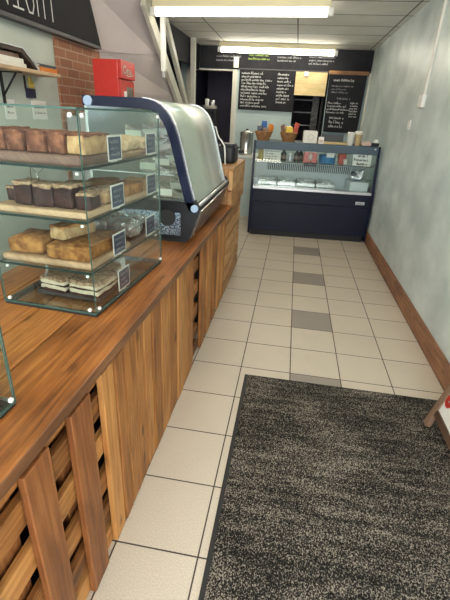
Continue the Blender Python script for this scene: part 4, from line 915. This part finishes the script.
# in the well: lidded food pans and a foil bag
pn = thing('food_pan', 'first steel food pan from the left in the chiller well', 'food pan', (0, 0, 0), 0, 'food pans in the chiller well')
m = MB(); w_, d_ = 0.125, 0.19
for (lo, hi) in (((-w_, -d_, 0), (w_, d_, 0.006)), ((-w_, -d_, 0.006), (-w_ + 0.006, d_, 0.11)), ((w_ - 0.006, -d_, 0.006), (w_, d_, 0.11)), ((-w_ + 0.006, -d_, 0.006), (w_ - 0.006, -d_ + 0.006, 0.11)), ((-w_ + 0.006, d_ - 0.006, 0.006), (w_ - 0.006, d_, 0.11))): m.box(lo, hi)
m.build('pan_body', M['steel'], pn); MB().lump((0, 0, 0.007), (0.232, 0.36, 0.085), 0.4, 0.014, ns=20, n=10, seed=4).build('contents', mat('pale_salad', (0.50, 0.55, 0.50), 0.6, col2=(0.32, 0.36, 0.28), scale=30), pn)
MB().lump((0, 0, 0.098), (0.240, 0.37, 0.034), 0.7, 0.020, ns=22, n=10, seed=8).build('film_cover', M['film'], pn); onf(pn, 0.22, 0.38, 0.6255)
od = ('second', 'third', 'fourth', 'fifth')
for i in range(3): dup(pn, tuple(fl(0.22 + 0.27 * (i + 1), 0.38, 0.6255)), od[i] + ' steel food pan from the left in the chiller well', FR)
fb = thing('foil_bag', 'crumpled silver and black foil bag at the right of the chiller well', 'bag'); m = MB(); m.lump((0, 0, 0), (0.17, 0.12, 0.15), 0.7, 0.035, ns=16, n=12, seed=11); m.build('bag', M['foil'], fb); MB().lump((-0.06, -0.03, 0.06), (0.08, 0.06, 0.05), 0.7, 0.02, ns=18, n=8, seed=13).build('dark_fold', M['pk_navy'], fb); onf(fb, 1.475, 0.33, 0.804)
MB().box((1.36, 0.15, 0.626), (1.60, 0.56, 0.798)).build('step', M['liner'], fz)
# on top of the canopy
def basket(x, y, label, packs):
    t = thing('wicker_basket', label, 'basket', (0, 0, 0), 0, 'wicker baskets on the chiller'); m = MB()
    for k in range(7):
        zz = 0.013 + k * 0.014; r = 0.072 + 0.037 * (k / 6) ** 0.8
        m.tube([(r * math.cos(a * math.pi / 12), r * 0.85 * math.sin(a * math.pi / 12), zz + 0.003 * (-1) ** a) for a in range(25)], 0.0085, 6)
    m.build('woven_side', M['wicker'], t); m = MB(); m.lathe([(0.078, 0.0), (0.080, 0.008)], seg=20); m.build('woven_base', M['wicker'], t)
    m = MB(); m.tube([(0.113 * math.cos(a * math.pi / 12), 0.096 * math.sin(a * math.pi / 12), 0.108) for a in range(25)], 0.010, 6); m.build('rim', M['wicker'], t)
    onf(t, x, y, TZ)
    for (dx, dy, dz, sx, sy, sz, rz, mm, lb) in packs:
        p = MB().lump((0, 0, 0), (sx * 1.02, sy * 0.9, sz * 0.95), 0.45, 0.011, ns=24, n=9, seed=hash(mm) % 7 if False else len(mm)).build('snack_packet', M[mm], origin=(0, 0, 0))
        tag(p, lb, 'packet', 'snack packets in the baskets'); onf(p, x + dx, y + dy, TZ + dz + 0.012, R(rz)); p.rotation_euler[1] = R(230) * dx
basket(0.115, 0.24, 'left wicker basket with dark snack packets on top of the chiller', (
    (-0.035, 0.0, 0.03, 0.075, 0.03, 0.15, 10, 'pk_navy', 'dark packet at the left in the left basket'), (0.0, 0.03, 0.05, 0.07, 0.03, 0.19, -25, 'pk_blue', 'blue packet standing highest in the left basket'),
    (0.068, 0.012, 0.04, 0.07, 0.03, 0.165, 35, 'pk_orange', 'orange packet leaning right in the left basket'), (0.02, -0.045, 0.03, 0.08, 0.03, 0.125, -5, 'pk_brown', 'brown packet at the front of the left basket')))
basket(0.455, 0.25, 'right wicker basket with yellow and red packets on top of the chiller', (
    (-0.06, 0.0, 0.04, 0.07, 0.03, 0.165, -40, 'pk_brown', 'brown packet at the left in the right basket'), (0.0, -0.02, 0.04, 0.09, 0.03, 0.145, 5, 'pk_yellow', 'yellow packet in the middle of the right basket'),
    (0.065, 0.01, 0.04, 0.075, 0.03, 0.20, 40, 'pk_red', 'red packet sticking up at the right of the right basket'), (-0.01, 0.05, 0.04, 0.08, 0.028, 0.15, -10, 'pk_white', 'pale packet at the back of the right basket')))
nb = thing('napkin_box', 'cream square napkin box on the chiller between basket and card holder', 'box'); MB().box((-0.095, 0, 0), (0.085, 0.13, 0.145)).build('carton', M['offwhite'], nb, bevel=0.004)
m = MB(); m.stroke([(0.035 * math.cos(a * 0.5236), 0.07 + 0.035 * math.sin(a * 0.5236)) for a in range(13)], 0.004, (0, -0.0005, 0), (1, 0, 0), (0, 0, 1)); m.build('printed_ring', M['chalk_dim'], nb)
MB().box((-0.085, 0.01, 0.145), (0.075, 0.12, 0.152)).build('napkins', M['white'], nb); onf(nb, 0.745, 0.16, TZ)
hl = thing('card_holder', 'small white folded card standing beside the napkin box', 'card'); m = MB(); m.prism([(-0.03, 0), (0.0, 0.085), (0.03, 0), (0.026, 0), (0.0, 0.076), (-0.026, 0)], -0.035, 0.035, ax='yz'); m.build('folded_card', M['white'], hl); m = MB(); m.box((-0.022, -0.031, 0.02), (0.022, -0.018, 0.05)); m.build('print', M['pink'], hl); onf(hl, 0.885, 0.17, TZ)
bb = thing('wooden_tray', 'pale wooden tray with dark box on the chiller top', 'tray'); MB().box((-0.19, 0.0, 0), (0.19, 0.18, 0.030), grain=0).build('tray', M['w_pine'], bb, bevel=0.004); onf(bb, 1.04, 0.16, TZ)
bk = thing('storage_box', 'dark grey box standing in the wooden tray on the chiller', 'box'); MB().box((-0.14, 0, 0), (0.14, 0.10, 0.10)).build('carton', mat('dark_grey_box', (0.05, 0.055, 0.06), 0.5), bk, bevel=0.005); MB().box((-0.142, -0.002, 0.085), (0.142, 0.102, 0.103)).build('lid', M['canopy'], bk, bevel=0.004); onf(bk, 1.04, 0.22, TZ + 0.03)
cu = thing('paper_cup', 'tall white paper cup stack on the chiller top', 'cup', (0, 0, 0), 0, 'paper cups on the chiller')
MB().lathe([(0.033, 0), (0.035, 0.003), (0.043, 0.125), (0.045, 0.128), (0.045, 0.133), (0.040, 0.133), (0.032, 0.01)], seg=20).build('cup', M['white'], cu); MB().lathe([(0.0445, 0.133), (0.047, 0.135), (0.047, 0.160), (0.043, 0.162)], seg=20).build('upper_rim', M['white'], cu); onf(cu, 1.265, 0.16, TZ)
c2_ = thing('paper_cup', 'tan paper cup with a white rim right of the white cups', 'cup', (0, 0, 0), 0, 'paper cups on the chiller')
MB().lathe([(0.033, 0), (0.035, 0.003), (0.045, 0.13), (0.047, 0.133), (0.047, 0.138), (0.042, 0.138), (0.032, 0.01)], seg=20).build('cup', M['tan'], c2_); MB().lathe([(0.046, 0.138), (0.049, 0.140), (0.049, 0.175), (0.045, 0.178)], seg=20).build('upper_rim', M['offwhite'], c2_); onf(c2_, 1.36, 0.17, TZ)
pp = tag(MB().lump((0, 0, 0), (0.13, 0.10, 0.055), 0.7, 0.014, n=9, seed=2).build('paper_bag', M['pink'], origin=(0, 0, 0)), 'crumpled pale pink paper bag right of the tan cup', 'bag'); onf(pp, 1.475, 0.20, TZ)
dn = thing('tape_dispenser', 'small black and white tape dispenser at the right end of the chiller top', 'dispenser'); MB().lump((0, 0, 0), (0.12, 0.05, 0.045), 0.5, n=6).build('dispenser_base', M['black'], dn); m = MB(); m.lathe([(0.015, -0.012), (0.034, -0.012), (0.034, 0.012), (0.015, 0.012)], (0.015, 0, 0.055), 18, axis='y'); m.build('tape_roll', M['white'], dn); onf(dn, 1.592, 0.22, TZ)

# ------------------------------------------------------------------ back worktop and urn
bwk = thing('back_counter', 'pale blue back counter with white worktop left of the chiller', 'counter', (-0.65, 5.45, 0))
MB().box((-0.40, -0.28, 0.0), (0.60, 0.32, 0.94)).build('cabinet', M['paleblue'], bwk); MB().box((-0.42, -0.30, 0.941), (0.62, 0.33, 0.975)).build('worktop', M['white'], bwk, bevel=0.006)
ur = thing('water_urn', 'tall stainless steel water urn with black tap on the back counter', 'urn', (-0.59, 5.34, 0.9755))
MB().lathe([(0.10, 0), (0.108, 0.006), (0.108, 0.025), (0.104, 0.03), (0.106, 0.32), (0.110, 0.325), (0.110, 0.335), (0.05, 0.365)], seg=28).build('urn_body', M['steel'], ur)
MB().lathe([(0.02, 0.364), (0.022, 0.375), (0.016, 0.39)], seg=14).build('lid_knob', M['black'], ur)
m = MB(); m.tube([(-0.10, -0.03, 0.10), (-0.15, -0.05, 0.10)], 0.010, 8); m.tube([(-0.145, -0.05, 0.135), (-0.145, -0.05, 0.07)], 0.009, 8); m.build('tap', M['black'], ur)
MB().box((-0.11, -0.115, 0.02), (-0.02, -0.10, 0.07)).build('control_panel', M['black'], ur)
# dark back room seen through the doorway
dk = thing('storage_shelf', 'tall dark shelf unit standing in front of the dark doorway', 'shelf', (-1.40, 6.02, 0))
MB().box((-0.16, 0.0, 1.60), (0.16, 0.30, 1.63)).build('shelf_board', M['black'], dk); MB().box((-0.16, 0.0, 0), (-0.13, 0.30, 1.599)).build('side_panel', M['black'], dk); MB().box((0.13, 0.0, 0), (0.16, 0.30, 1.599)).build('side_panel', M['black'], dk)
pl = tag(MB().lathe([(0.07, 0), (0.13, 0.014), (0.132, 0.018), (0.06, 0.008)], seg=24).build('plate', M['offwhite'], origin=(0, 0, 0)), 'lowest white plate of the stack on the dark shelf before the doorway', 'plate', 'plates on the dark shelf'); pl.location = (-1.375, 6.15, 1.631)
for i, w in enumerate(('second white plate of the stack on the dark shelf before the doorway', 'topmost white plate of the stack on the dark shelf before the doorway')):
    c = pl.copy(); C.objects.link(c); c.location = (-1.375 - 0.01 * i, 6.15, 1.631 + 0.02 * (i + 1)); c['label'] = w
for i, (x, h, mm) in enumerate(((-1.43, 0.10, 'white'), (-1.33, 0.085, 'alu'))):
    c = MB().lathe([(0.03, 0), (0.034, 0.004), (0.04, h), (0.036, h), (0.028, 0.01)], seg=18).build('mug', M[mm], origin=(0, 0, 0)); c.location = (x, 6.15, 1.6925); tag(c, ('white mug on top of the plate stack, left one', 'grey mug on top of the plate stack, right one')[i], 'mug', 'mugs on the dark shelf')
ct_ = thing('hanging_coat', 'dark blue coat hanging on the wall of the unlit back room', 'coat', (-1.15, 8.86, 1.05)); m = MB(); m.lump((0, -0.06, 0), (0.50, 0.10, 1.05), 0.7, 0.05, ns=6, n=12, seed=6); m.build('coat', M['darkblue'], ct_); MB().box((-0.02, 0.0, 1.03), (0.02, 0.035, 1.08)).build('hook', M['alu'], ct_)

# ------------------------------------------------------------------ light
w = bpy.data.worlds.new('daylight'); sc.world = w; w.use_nodes = True
bg = w.node_tree.nodes['Background']; bg.inputs[0].default_value = (0.80, 0.90, 1.0, 1); bg.inputs[1].default_value = 1.3
def area(name, loc, rot, sx, sy, e, col):
    l = bpy.data.lights.new(name, 'AREA'); l.shape = 'RECTANGLE'; l.size = sx; l.size_y = sy; l.energy = e; l.color = col
    o = bpy.data.objects.new(name, l); C.objects.link(o); o.location = loc; o.rotation_euler = rot; return o
area('window_daylight', (-0.78, YF + 0.02, 1.55), (R(90), 0, 0), 1.7, 1.55, 58, (0.98, 0.98, 1.0))
area('door_daylight', (0.775, YF + 0.02, 1.15), (R(90), 0, 0), 0.8, 2.1, 42, (0.98, 0.98, 1.0))

area('back_room_fill', (-1.2, 7.7, 2.55), (0, 0, 0), 0.6, 0.3, 5, (0.85, 0.82, 1.0))  # unseen fill light added to lift the dark back room

# ------------------------------------------------------------------ camera (recovered from the tile grid)
pitch, yaw, roll = 0.432843, 0.1423, 0.052525
cy, sy, cpc, sp_, cr, sr2 = math.cos(yaw), math.sin(yaw), math.cos(pitch), math.sin(pitch), math.cos(roll), math.sin(roll)
fwd = Vector((-sy * cpc, cy * cpc, -sp_)); right = Vector((cy, sy, 0)); up = right.cross(fwd)
r2 = right * cr + up * sr2; u2 = up * cr - right * sr2
cam = bpy.data.cameras.new('camera'); co = bpy.data.objects.new('camera', cam); C.objects.link(co)
mw = Matrix((( r2.x, u2.x, -fwd.x, 0.191), (r2.y, u2.y, -fwd.y, -1.624), (r2.z, u2.z, -fwd.z, 1.550), (0, 0, 0, 1)))
co.matrix_world = mw; cam.sensor_fit = 'VERTICAL'; cam.sensor_height = 36; cam.lens = 399.92 / 600 * 36; cam.clip_start = 0.02
sc.camera = co
sc.view_settings.view_transform = 'Standard'; sc.view_settings.look = 'None'; sc.view_settings.gamma = 1; sc.view_settings.use_curve_mapping = False
sc.view_settings.exposure = 0.17
sc.cycles.transparent_max_bounces = 24; sc.cycles.max_bounces = 8; sc.cycles.sample_clamp_indirect = 8
